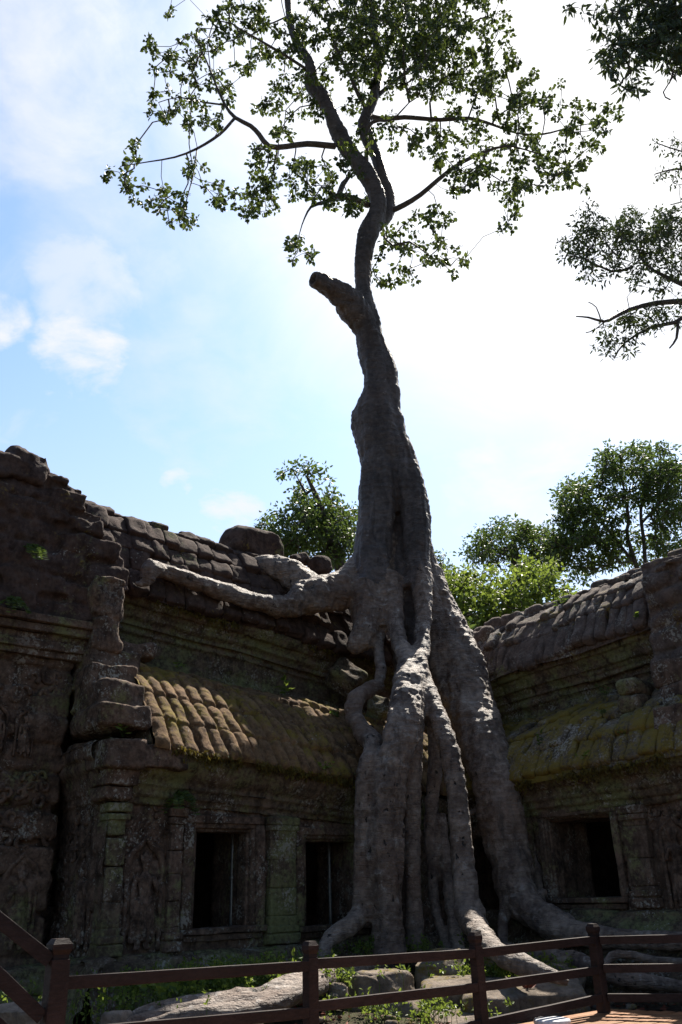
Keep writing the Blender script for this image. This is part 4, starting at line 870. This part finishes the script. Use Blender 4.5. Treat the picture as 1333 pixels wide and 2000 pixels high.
tree('background_tree', 'low green tree filling the gap below the bright tree behind the galleries', [foot(4.6, 27, .3), (4.5, 27, 3, .25), pt(880, 1240, 27, .15), pt(885, 1200, 27, .05)], [],
     [(880, 1230, 50, 40, 27, 1, 1.2), (920, 1280, 50, 40, 27, 1, 1.2), (860, 1290, 40, 40, 27, .8, 1)], 15, 13, .36, .24, .62, M_LEAF_M, .3, .012)
# overhanging trees whose trunks stand outside the frame on the right
tree('overhanging_tree', 'dark branching tree reaching in from the right edge at mid height', [foot(8.9, 14.5, .45), (8.8, 14.4, 5, .4), (8.4, 14.3, 8.5, .33), pt(1400, 560, 14.2, .26), pt(1480, 430, 14.2, .15)],
     [[(1400, 560, 22, 14.2), (1345, 590, 18, 14), (1305, 578, 17, 13.9), (1270, 560, 15, 13.8), (1255, 540, 13, 13.8), (1232, 520, 11, 13.7), (1190, 498, 8, 13.6), (1160, 490, 5, 13.5)], [(1340, 588, 12, 14), (1280, 592, 10, 13.8), (1230, 605, 9, 13.6), (1200, 620, 7, 13.5), (1180, 628, 6, 13.4), (1150, 620, 4, 13.4), (1126, 618, 2.5, 13.3)],
      [(1235, 522, 7, 13.7), (1195, 530, 5, 13.6), (1140, 505, 3.5, 13.5), (1110, 500, 2, 13.5)], [(1345, 610, 9, 14), (1318, 630, 8, 13.9), (1270, 640, 6, 13.8), (1220, 670, 4, 13.7), (1200, 700, 2.5, 13.7)], [(1345, 560, 12, 14), (1300, 540, 8, 14.1), (1260, 515, 6, 14.2), (1240, 470, 4, 14.3)],
      [(1175, 628, 3, 13.4), (1165, 600, 2.2, 13.4), (1150, 590, 1.4, 13.3)], [(1180, 630, 3, 13.4), (1160, 645, 2, 13.4), (1145, 650, 1.4, 13.3)], [(1325, 625, 7, 13.9), (1322, 660, 5, 13.9), (1308, 680, 3, 13.9)]],
     [(1150, 430, 34, 30, 13.6, .5, .9), (1180, 470, 50, 34, 13.6, .6, 1.0), (1130, 490, 42, 28, 13.5, .5, .9), (1260, 440, 60, 38, 14.1, .7, 1.0), (1300, 480, 50, 42, 14.1, .7, 1.0), (1320, 430, 30, 36, 14.2, .6, .9), (1230, 500, 46, 24, 13.8, .5, .5), (1170, 525, 40, 22, 13.5, .5, .7), (1270, 540, 60, 26, 13.8, .5, .5), (1320, 545, 30, 30, 14, .5, .6),
      (1220, 640, 46, 30, 13.6, .5, .7), (1200, 680, 34, 22, 13.6, .5, .7), (1270, 620, 46, 28, 13.8, .5, .55), (1310, 610, 34, 30, 13.9, .5, .5), (1370, 470, 40, 80, 14.3, .8, .8)],
     12, 18, .17, .10, .42, M_LEAF_D, .4, .005, 'trees leaning in from the right', pen=.15)
tree('overhanging_tree', 'tree with a wispy small spray at the right edge above the dark branches', [foot(11.2, 18, .4), (11.1, 18, 8, .32), (10.8, 18, 14, .22), pt(1440, 330, 17.8, .12), pt(1470, 250, 17.8, .05)],
     [[(1430, 340, 9, 17.8), (1370, 335, 6, 17.6), (1320, 330, 4, 17.5), (1280, 340, 2, 17.4)], [(1400, 380, 5, 17.7), (1350, 390, 3, 17.6), (1310, 400, 2, 17.5)], [(1380, 300, 5, 17.6), (1330, 295, 3, 17.5), (1285, 280, 2, 17.4)]],
     [(1300, 280, 30, 14, 17.4, .4, .8), (1325, 300, 24, 24, 17.5, .4, .8), (1295, 335, 28, 14, 17.4, .4, .7), (1325, 345, 16, 26, 17.5, .4, .7), (1370, 320, 40, 60, 17.6, .6, .8)], 13, 8, .2, .13, .42, M_LEAF_D, .4, .005, 'trees leaning in from the right', pen=.15)
tree('overhanging_tree', 'leafy bough with long drooping leaves covering the upper right corner', [foot(7.6, 9.0, .4), (7.5, 9.0, 5, .34), (7.2, 9, 9, .26), pt(1420, 40, 9.2, .16), pt(1380, -120, 9.2, .06)],
     [[(1420, 40, 20, 9.2), (1340, 20, 14, 9.2), (1270, 10, 10, 9.2), (1200, 20, 7, 9.1), (1130, 15, 4, 9.1)], [(1330, 25, 9, 9.2), (1290, 80, 6, 9.2), (1250, 120, 4, 9.1), (1225, 150, 2.5, 9.1)], [(1380, 80, 6, 9.3), (1330, 110, 4, 9.3), (1300, 120, 3, 9.3)], [(1330, 130, 2, 9.3), (1296, 180, 1.5, 9.3), (1310, 195, 1, 9.3)]],
     [(1130, 14, 45, 14, 9.1, .25, .45), (1180, 40, 40, 26, 9.1, .3, .8), (1170, 125, 26, 16, 9.1, .2, .6), (1210, 110, 44, 36, 9.1, .3, 1.0), (1240, 60, 60, 50, 9.2, .4, 1.2), (1235, 155, 26, 34, 9.1, .2, .8), (1290, 70, 50, 60, 9.3, .4, 1.5), (1325, 100, 34, 50, 9.3, .4, 1.3), (1320, 20, 40, 40, 9.4, .5, 1.6), (1380, 60, 50, 90, 9.4, .6, 1.3), (1265, 15, 60, 24, 9.3, .3, 1.2), (1300, -50, 150, 50, 9.3, .5, .9)],
     13, 8, .13, .14, .36, M_LEAF_D, .6, .004, 'trees leaning in from the right', pen=.15)

def moss_fringe(wing, parent, s0, s1, out, z, n, mat, seed):
    r = np.random.default_rng(seed); s = r.uniform(s0, s1, n); keep = vnoise(np.stack([s * 1.6, 0 * s, 0 * s + seed], -1), 3) > -.25; s = s[keep]
    c = wing.at(s, out + r.normal(size=len(s)) * .03, z - np.abs(r.normal(size=len(s))) * .06); V, F, t = clusters(c, 7, .04, .055, .5, .7, .3)
    tag(obj('moss_fringe', V, F, mat, parent, False, t), kind='stuff')
M_MOSS = leaf_mat('golden_moss', (.045, .034, .008), (.10, .075, .014), (.17, .14, .025), .3, .8)
moss_fringe(WL, GL, 1.8, 6.4, .44, 3.26, 420, M_MOSS, 1); moss_fringe(WR, GR, -.3, 5.2, .44, 3.02, 420, M_MOSS, 2); moss_fringe(WL, GL, .5, 6.6, -1.58, 6.2, 260, M_MOSS, 3)
# ------------------------------------------------------------------ boardwalk, fence
FE = np.array([.785, .62, 0]); FE /= np.linalg.norm(FE); FG = np.array([FE[1], -FE[0], 0])
DECK = .04
P4 = atY(1157, 1805, 11.0); POST = [(118, 1833, 6.75, .068), (606, 1838, 8.5, .053), (927, 1820, 9.8, .053), (1157, 1804, 11.0, .055)]
def build_deck():
    m = MB(); A = np.array([P4[0], P4[1], 0]) - FE * 9.0 ; 
    for k in range(22):
        o = -.10 + k * .148; st = A + FG * o; L = 9.35 + .38 * o; r = random.Random(k); cuts = [0, L * r.uniform(.3, .45), L * r.uniform(.62, .8), L]
        for a, b in zip(cuts[:-1], cuts[1:]):
            c = st + FE * (a + b) / 2; m.add(*stone((c[0], c[1], DECK - .02 + r.uniform(-.002, .002)), ((b - a) / 2 - .002, .070, .02), np.array([FE, FG, [0, 0, 1]]) * np.array([[1], [1], [1]]), .006, .001, 8, 2, k), r.random())
    for t in np.linspace(.3, 9.0, 7):
        c = A + FE * t + FG * 1.5; m.add(*box((c[0], c[1], DECK - .13), (.05, 1.6, .085), np.array([FE, FG, [0, 0, 1]])), .9)
    tag(m.build('boardwalk', M_DECK, None), 'orange timber boardwalk in front of the fence', kind='structure')
build_deck()
def wood_bar(a, b, w, h, k=0, tint_=.3):
    a = np.asarray(a, float); b = np.asarray(b, float); ax = frame_axes(b - a); return stone((a + b) / 2, (np.linalg.norm(b - a) / 2, w / 2, h / 2), ax, .006, .002, 8, 6, k)
def build_fence():
    T = empty('wooden_fence', (P4[0], P4[1], DECK), 'dark brown timber post and rail fence in front of the roots', 'fence'); tops = []
    posts = [atY(x, y, Y) for x, y, Y, w in POST] + [np.array([4.9, 10.1, .96])]; ws = [w for *_, w in POST] + [.062]
    ax = np.array([FE, FG, [0, 0, 1]])
    for i, (p, w) in enumerate(zip(posts, ws)):
        m = MB(); zb = -.25; h = p[2] - .13; m.add(*stone((p[0], p[1], (zb + h) / 2), (w, w, (h - zb) / 2), ax, .008, .003, 8, 5, i), .2); 
        m.add(*stone((p[0], p[1], h + .012), (w * .86, w * .86, .016), ax, .004, .001, 5, 5, i), .9)
        # chamfered head
        V, F = SHELL[3]; q = V.copy(); z = q[:, 2]; sc_ = np.interp(z, [-1, -.34, .34, 1], [.82, 1.04, 1.04, .70]); q[:, :2] *= sc_[:, None]
        m.add((q * (w, w, .052)) @ ax + np.array([p[0], p[1], h + .078]), F, .1); m.build('post', M_WOOD, T, False)
    # rails: photo heights of their upper edges at each post
    R = [[(1908, 1876), (2010, 1966), (None, None)], [(1873, 1853), (1956, 1919), (None, 1991)], [(1853, 1828), (1919, 1887), (1991, 1941)], [(1829, None), (1884, None), (1941, None)]]
    zdrop = [None, None, None]
    for i in range(4):
        a, b = posts[i], posts[i + 1]; xa = [118, 606, 927, 1157, 1157][i]; xb = [606, 927, 1157, 0][i]
        for j in range(3):
            ya, yb = R[i][j]; nom = [.26, .56, .86][j]
            za = atY(xa, ya, a[1])[2] if ya else a[2] - nom; zb = atY(xb, yb, b[1])[2] if yb else b[2] - [.17, .48, .80][j]
            if i == 3: zb = za + .03
            d = (b - a) * (1, 1, 0); d /= np.linalg.norm(d)
            va, fa = wood_bar((a[0], a[1], za - .04) + d * (ws[i] * .8) + FG * .02, (b[0], b[1], zb - .04) - d * (ws[i + 1] * .8) + FG * .02, .05, .085, i * 3 + j)
            m = MB(); m.add(va, fa, h1(i * 3 + j, 5)); m.build('rail', M_WOOD, T, False)
    return posts[0]
P1 = build_fence()
def build_stair_rail():
    T = empty('stair_railing', (P1[0] - 2.2, P1[1] - .2, -.1), 'sloping dark handrails with sunlit tops at the lower left corner', 'railing')
    for j, ((xa, ya), (xb, yb)) in enumerate((((100, 1862), (-6, 1778)), ((84, 1972), (-6, 1886)), ((60, 2048), (-6, 1990)))):
        a = atY(xa, ya, 6.70); b = atY(xb, yb, 6.55); d = (b - a); 
        if j == 2: d = np.array(dlast)
        dlast = d; e = a + d / abs(d[0]) * 2.1
        m = MB(); m.add(*wood_bar(a - (0, 0, .045), e - (0, 0, .045), .055, .095, 40 + j), .4); m.build('rail', M_WOOD, T, False); top = e
    m = MB(); m.add(*stone((top[0], top[1], 1.2), (.07, .07, 1.5), np.eye(3), .01, .003, 8, 4, 50), .3); m.build('post', M_WOOD, T, False)
build_stair_rail()
def marker():
    p = atZ(1078, 1989, .10); a = np.linspace(0, 1, 8); T = empty('marker_post', (p[0], p[1], -.2), 'small white round capped post beside the boardwalk edge', 'post')
    def lathe(prof, k=32):
        c = np.linspace(0, 2 * pi, k, endpoint=False); V = np.array([[(p[0] + r * cos(t), p[1] + r * sin(t), z) for t in c] for r, z in prof]).reshape(-1, 3); m = len(prof)
        i = np.arange(m - 1)[:, None] * k + np.arange(k)[None]; j = np.arange(m - 1)[:, None] * k + (np.arange(k)[None] + 1) % k
        return V, np.stack([i, j, j + k, i + k], -1).reshape(-1, 4)
    obj('shaft', *lathe([(.165, -.3), (.165, .05)]), M_DARK, T); o = obj('cap', *lathe([(.16, .05), (.185, .052), (.19, .06), (.19, .085), (.18, .097), (.165, .10), (.001, .102)]), M_WHITE, T)
marker()

# ------------------------------------------------------------------ rocks and slabs by the fence
ROCKS = [  # photo pixel of the centre, depth, half sizes, turn, label
 ((868, 1903), 13.2, (.34, .30, .27), .3, 'big mossy boulder between the two middle fence posts'), ((918, 1893), 13.6, (.22, .2, .22), 1.0, 'pointed grey rock right behind the big mossy boulder'),
 ((963, 1898), 13.3, (.28, .24, .22), .2, 'angular brown rock behind the third fence post'), ((905, 1918), 13.0, (.16, .16, .14), .7, 'small lichen rock leaning on the third fence post'),
 ((745, 1922), 12.0, (.36, .28, .15), .5, 'flat topped tilted rock at the end of the sunlit root'), ((705, 1930), 11.8, (.24, .2, .13), .9, 'low split rock under the tilted flat rock'),
 ((664, 1936), 11.4, (.11, .1, .09), .2, 'round pale stone beside the sunlit root'), ((652, 1950), 11.3, (.08, .07, .06), .6, 'tiny white stone in front of the round pale stone'),
 ((770, 1968), 12.0, (.20, .16, .13), .4, 'grey lichen covered stone below the middle rail'), ((692, 1974), 11.8, (.14, .14, .12), .8, 'small mossy stone under the tilted rock'), ((665, 1980), 11.7, (.12, .12, .12), .1, 'yellow mossy stone by the second fence post'),
 ((1087, 1899), 12.9, (.15, .13, .10), .4, 'pale stone at the tip of the sunlit root'), ((1120, 1912), 12.6, (.14, .13, .13), .2, 'yellow green mossy stone left of the right post'), ((1098, 1885), 13.3, (.12, .12, .09), .6, 'small brown stone between the ground roots'),
 ((228, 1996), 10.0, (.13, .11, .09), .3, 'white stone at the left tip of the sunlit root'), ((48, 1993), 9.2, (.30, .22, .12), .2, 'pale lichen boulder at the lower left behind the railing'),
 ((740, 1990), 11.7, (.5, .3, .2), .25, 'dark squared block half buried under the tilted rock')]
for k, (p, Y, half, rz, lab) in enumerate(ROCKS):
    c = atY(*p, Y); v, f = stone(c, half, np.array(Matrix.Rotation(rz, 3, 'Z')) @ np.array(Matrix.Rotation(.15 * (k % 3 - 1), 3, 'X')), .05, .03, 18, 4, 300 + k, .42)
    tag(obj('rock', v, f, M_ROCK), lab, 'rock', 'rocks by the fence')
SLABS = [((1040, 1950), 12.2, (.62, .42, .17), .12, 'broad sunlit stone slab with a fallen leaf on it'), ((960, 1960), 12.1, (.34, .4, .19), .12, 'dark squared slab joined to the broad sunlit slab'), ((880, 1955), 12.3, (.36, .3, .22), .05, 'dark squared block below the big mossy boulder'), ((880, 1998), 11.6, (.42, .3, .06), .1, 'thin flat paving stone at the foot of the third post')]
for k, (p, Y, half, rz, lab) in enumerate(SLABS):
    c = atY(*p, Y); v, f = stone(c, half, np.array(Matrix.Rotation(-rz, 3, 'Z') @ Matrix.Rotation(.2, 3, 'X')).T, .04, .02, 18, 3, 340 + k, .08)
    tag(obj('stone_slab', v, f, M_ROCK), lab, 'slab', 'slabs by the fence')

# ------------------------------------------------------------------ plants
def plant(name, label, base, stems, leafn, lsize, lw, mat, spread=.15, hgt=.25, seed=0, cat='plant', group='small plants on the ruin', droop=.1):
    T = empty(name, base, label, cat, group); r = np.random.default_rng(seed); B = np.array(base, float); A = []; E = []; bs = []; ax = []
    for k in range(stems):
        t = B + np.array([r.normal() * spread, r.normal() * spread, hgt * r.uniform(.5, 1.1)]); m = (B + t) / 2 + r.normal(size=3) * spread * .2; A += [B, m]; E += [m, t]
        for j in range(leafn):
            q = m + (t - m) * (j + 1) / leafn; bs.append(q); a = r.normal(size=3); a[2] = abs(a[2]) * .5 - droop; ax.append(a)
    v, f = sticks(A, E, np.full(len(A), .004), np.full(len(A), .003)); obj('stem', v, f, mat, T)
    V, F, t = leaves(np.array(bs), np.array(ax), lsize * r.uniform(.6, 1.2, len(bs)), lw); obj('foliage', V, F, mat, T, False, t)
def fern(label, base, out, n, L, seed=0):
    T = empty('fern', base, label, 'fern', 'ferns on the walls'); r = np.random.default_rng(seed); bs = []; ax = []; A = []; E = []
    for k in range(n):
        d = out + r.normal(size=3) * .55; d /= np.linalg.norm(d); P = [np.array(base) + d * L * t + np.array([0, 0, -.9 * L * t * t]) for t in np.linspace(0, 1, 12)]; s = np.cross(d, (0, 0, 1)); s /= np.linalg.norm(s)
        for i in range(11):
            A.append(P[i]); E.append(P[i + 1])
            for sg in (-1, 1): bs.append(P[i + 1]); ax.append(s * sg + d * .3)
    v, f = sticks(A, E, np.full(len(A), .004), np.full(len(A), .003)); obj('stem', v, f, M_LEAF_M, T)
    V, F, t = leaves(np.array(bs), np.array(ax), np.full(len(bs), L * .28), .35); obj('frond', V, F, M_LEAF_M, T, False, t)
UPN = np.array([0, 0, .6])
plant('sapling', 'bright sapling sprouting on the upper edge of the left half roof', WL.at(3.22, -1.05, 4.78), 3, 5, .17, .45, M_LEAF_B, .08, .40, 1, 'sapling')
plant('sapling', 'leafy shoots at the left end of the cornice above the dancer carving', WL.at(7.0, .2, 3.3), 4, 4, .14, .28, M_LEAF_B, .14, .16, 2, 'sapling')
plant('sapling', 'tiny shoot on the block above the cornice end', WL.at(6.55, .25, 3.34), 2, 4, .10, .3, M_LEAF_B, .08, .18, 12, 'sapling')
plant('weed', 'small leafy weed at the middle of the sunlit roof eave', WL.at(3.5, .40, 3.26), 4, 5, .08, .6, M_LEAF_B, .07, .16, 3)
plant('weed', 'little weed on the right half of the sunlit roof eave', WL.at(2.9, .38, 3.24), 3, 4, .07, .6, M_LEAF_M, .06, .12, 4)
plant('creeper', 'pale leafed creeper hanging at the eave beside the left root', WL.at(2.25, .42, 3.28), 8, 6, .07, .7, M_LEAF_B, .12, .2, 5, 'creeper')
plant('weed', 'bright weed high on the left half roof top edge', WL.at(5.35, -1.3, 4.95), 3, 4, .09, .5, M_LEAF_B, .08, .14, 6)
plant('weed', 'weed in the shade on the right part of the left half roof', WL.at(2.3, -.6, 4.55), 4, 5, .11, .5, M_LEAF_M, .10, .14, 7)
for k, (s, o, z, hh, lab) in enumerate([(3.25, .40, 3.12, .22, 'bright weed on the mossy eave above the right window'), (3.95, .2, 3.4, .22, 'round leafed weed on the mossy roof near the turret'), (2.3, .1, 3.5, .34, 'thin tall weed on the mossy right roof'), (3.4, -.2, 3.85, .3, 'airy weed in the middle of the mossy right roof'), (3.0, -.9, 4.3, .35, 'tall dry weed at the top of the mossy right roof'), (1.4, .15, 3.45, .28, 'wispy weed on the mossy roof beside the big root')]):
    plant('weed', lab, WR.at(s, o, z), 4, 5, .075, .5, M_LEAF_B if k < 2 else M_LEAF_M, .07, hh, 20 + k)
plant('creeper', 'leafy creeper on the upper grey roof of the right gallery', WR.at(1.6, -2.0, 6.95), 10, 6, .09, .6, M_LEAF_M, .16, -.25, 31, 'creeper')
plant('creeper', 'pale creeper on the stacked blocks near the right edge', WR.at(3.8, -1.5, 6.3), 10, 6, .08, .5, M_LEAF_B, .14, -.35, 32, 'creeper')
plant('weed', 'tiny bright weed on the ledge below the grey roof', WR.at(3.9, -.85, 5.55), 3, 4, .09, .5, M_LEAF_B, .05, .12, 33)
fern('green fern hanging beside the upper corner of the leftmost window', WL.at(5.98, .12, 2.62), NL * .8 + UPN, 11, .34, 1)
fern('small dark fern on the pavilion wall below the gable', WL.at(8.3, -.75, 6.05), NL + UPN, 9, .36, 2)
fern('olive fern in a joint of the pavilion wall', WL.at(8.5, -.75, 5.2), NL + UPN, 8, .30, 3)
plant('herb', 'bright broad leafed herb above the left end of the sunlit root', atY(312, 1960, 10.6), 7, 3, .12, .75, M_LEAF_B, .12, .20, 40, group='herbs by the fence')
plant('herb', 'shiny green herb in the gap left of the mossy boulder', atY(797, 1930, 12.9), 8, 4, .10, .75, M_LEAF_B, .10, .26, 41, group='herbs by the fence')
plant('herb', 'leggy herb growing in front of the dark block by the fence', atY(840, 1992, 11.7), 7, 7, .06, .6, M_LEAF_B, .16, .34, 42, group='herbs by the fence')
plant('herb', 'small herb at the foot of the second post', atY(640, 1990, 11.3), 6, 5, .07, .6, M_LEAF_B, .10, .22, 43, group='herbs by the fence')
plant('herb', 'sprig at the right foot of the third post', atY(960, 1918, 12.9), 6, 6, .06, .6, M_LEAF_B, .14, .18, 44, group='herbs by the fence')
plant('herb', 'tuft of leaves at the left wall foot behind the rail', atY(245, 1975, 11.4), 5, 5, .06, .6, M_LEAF_M, .08, .18, 45, group='herbs by the fence')

def ground_cover():
    """small leafy weeds carpeting the strip between fence and ruin"""
    pts = []
    for (x, y, Y, rx, ry, n) in [(470, 1925, 11.6, .6, .2, 240), (400, 1940, 11.4, .6, .25, 130), (540, 1912, 12.0, .4, .2, 150), (700, 1995, 11.0, .8, .2, 30), (800, 1998, 11.3, .5, .2, 40), (1020, 1912, 12.6, .3, .12, 130), (950, 1925, 12.6, .25, .15, 40), (760, 1865, 14.2, .4, .2, 50), (330, 1965, 11.0, .5, .25, 40), (130, 1985, 10.4, .8, .3, 40)]:
        c = atY(x, y, Y)
        for k in range(n): pts.append(c + np.array([rng.normal() * rx, rng.normal() * ry, abs(rng.normal()) * .05 - .02]))
    pts = np.array(pts); gz = ground_height(pts[:, 0], pts[:, 1]); bot = pts.copy(); bot[:, 2] = gz; h = .10 + .16 * rng.random(len(pts)); top = pts + np.stack([rng.normal(size=len(pts)) * .04, rng.normal(size=len(pts)) * .04, h], -1)
    m = MB(); v, f = sticks(bot, top, np.full(len(pts), .004), np.full(len(pts), .002), 3); m.add(v, f, .2)
    V, F, t = clusters(np.repeat(top, 2, 0) - np.stack([0 * np.repeat(h, 2), 0 * np.repeat(h, 2), np.repeat(h, 2) * rng.random(2 * len(h)) * .8], -1), 6, .05, .05, .6, .0, .5); m.add(V, F, t)
    tag(m.build('ground_cover', M_LEAF_B, None, False), 'low leafy weeds between the fence and the ruin', kind='stuff')
ground_cover()
def litter():
    n = 2600; x = rng.uniform(-4, 6, n); y = rng.uniform(9, 15, n); b = np.stack([x, y, ground_height(x, y) + .015], -1); a = rng.normal(size=(n, 3)); a[:, 2] *= .15
    V, F, t = leaves(b, a, rng.uniform(.03, .10, n), .5, .4); tag(obj('leaf_litter', V, F, M_DRY, None, False, t), 'dry brown leaves scattered over the soil', kind='stuff')
litter()
def rubble():
    m = MB(); r = np.random.default_rng(8)
    for k in range(260):
        x, y = r.uniform(-4, 5.5), r.uniform(9.6, 14.2); q = r.uniform(.02, .075); z = float(ground_height(np.array([x]), np.array([y]))[0])
        m.add(*stone((x, y, z + q * .4), (q, q * r.uniform(.6, 1), q * r.uniform(.4, .8)), np.array(Matrix.Rotation(r.uniform(0, 6), 3, 'Z')), q * .5, q * .2, 3, 12, 700 + k, .4), r.random())
    tag(m.build('rubble', M_ROCK), 'small broken stones strewn over the soil', kind='stuff')
rubble()
for k, (p, Y, lab) in enumerate([((682, 1918), 11.7, 'curled red dry leaf on the low split rock'), ((1030, 1930), 12.0, 'crumpled brown leaf on the broad slab')]):
    c = atY(*p, Y); V, F, t = leaves(np.array([c, c, c + (.03, 0, .01)]), np.array([(1, .2, .35), (.3, -.4, .6), (-.8, .2, .3)]), np.array([.14, .11, .12]), .55, .8)
    tag(obj('dry_leaf', V, F, M_DRY, None, False, t), lab, 'leaf')
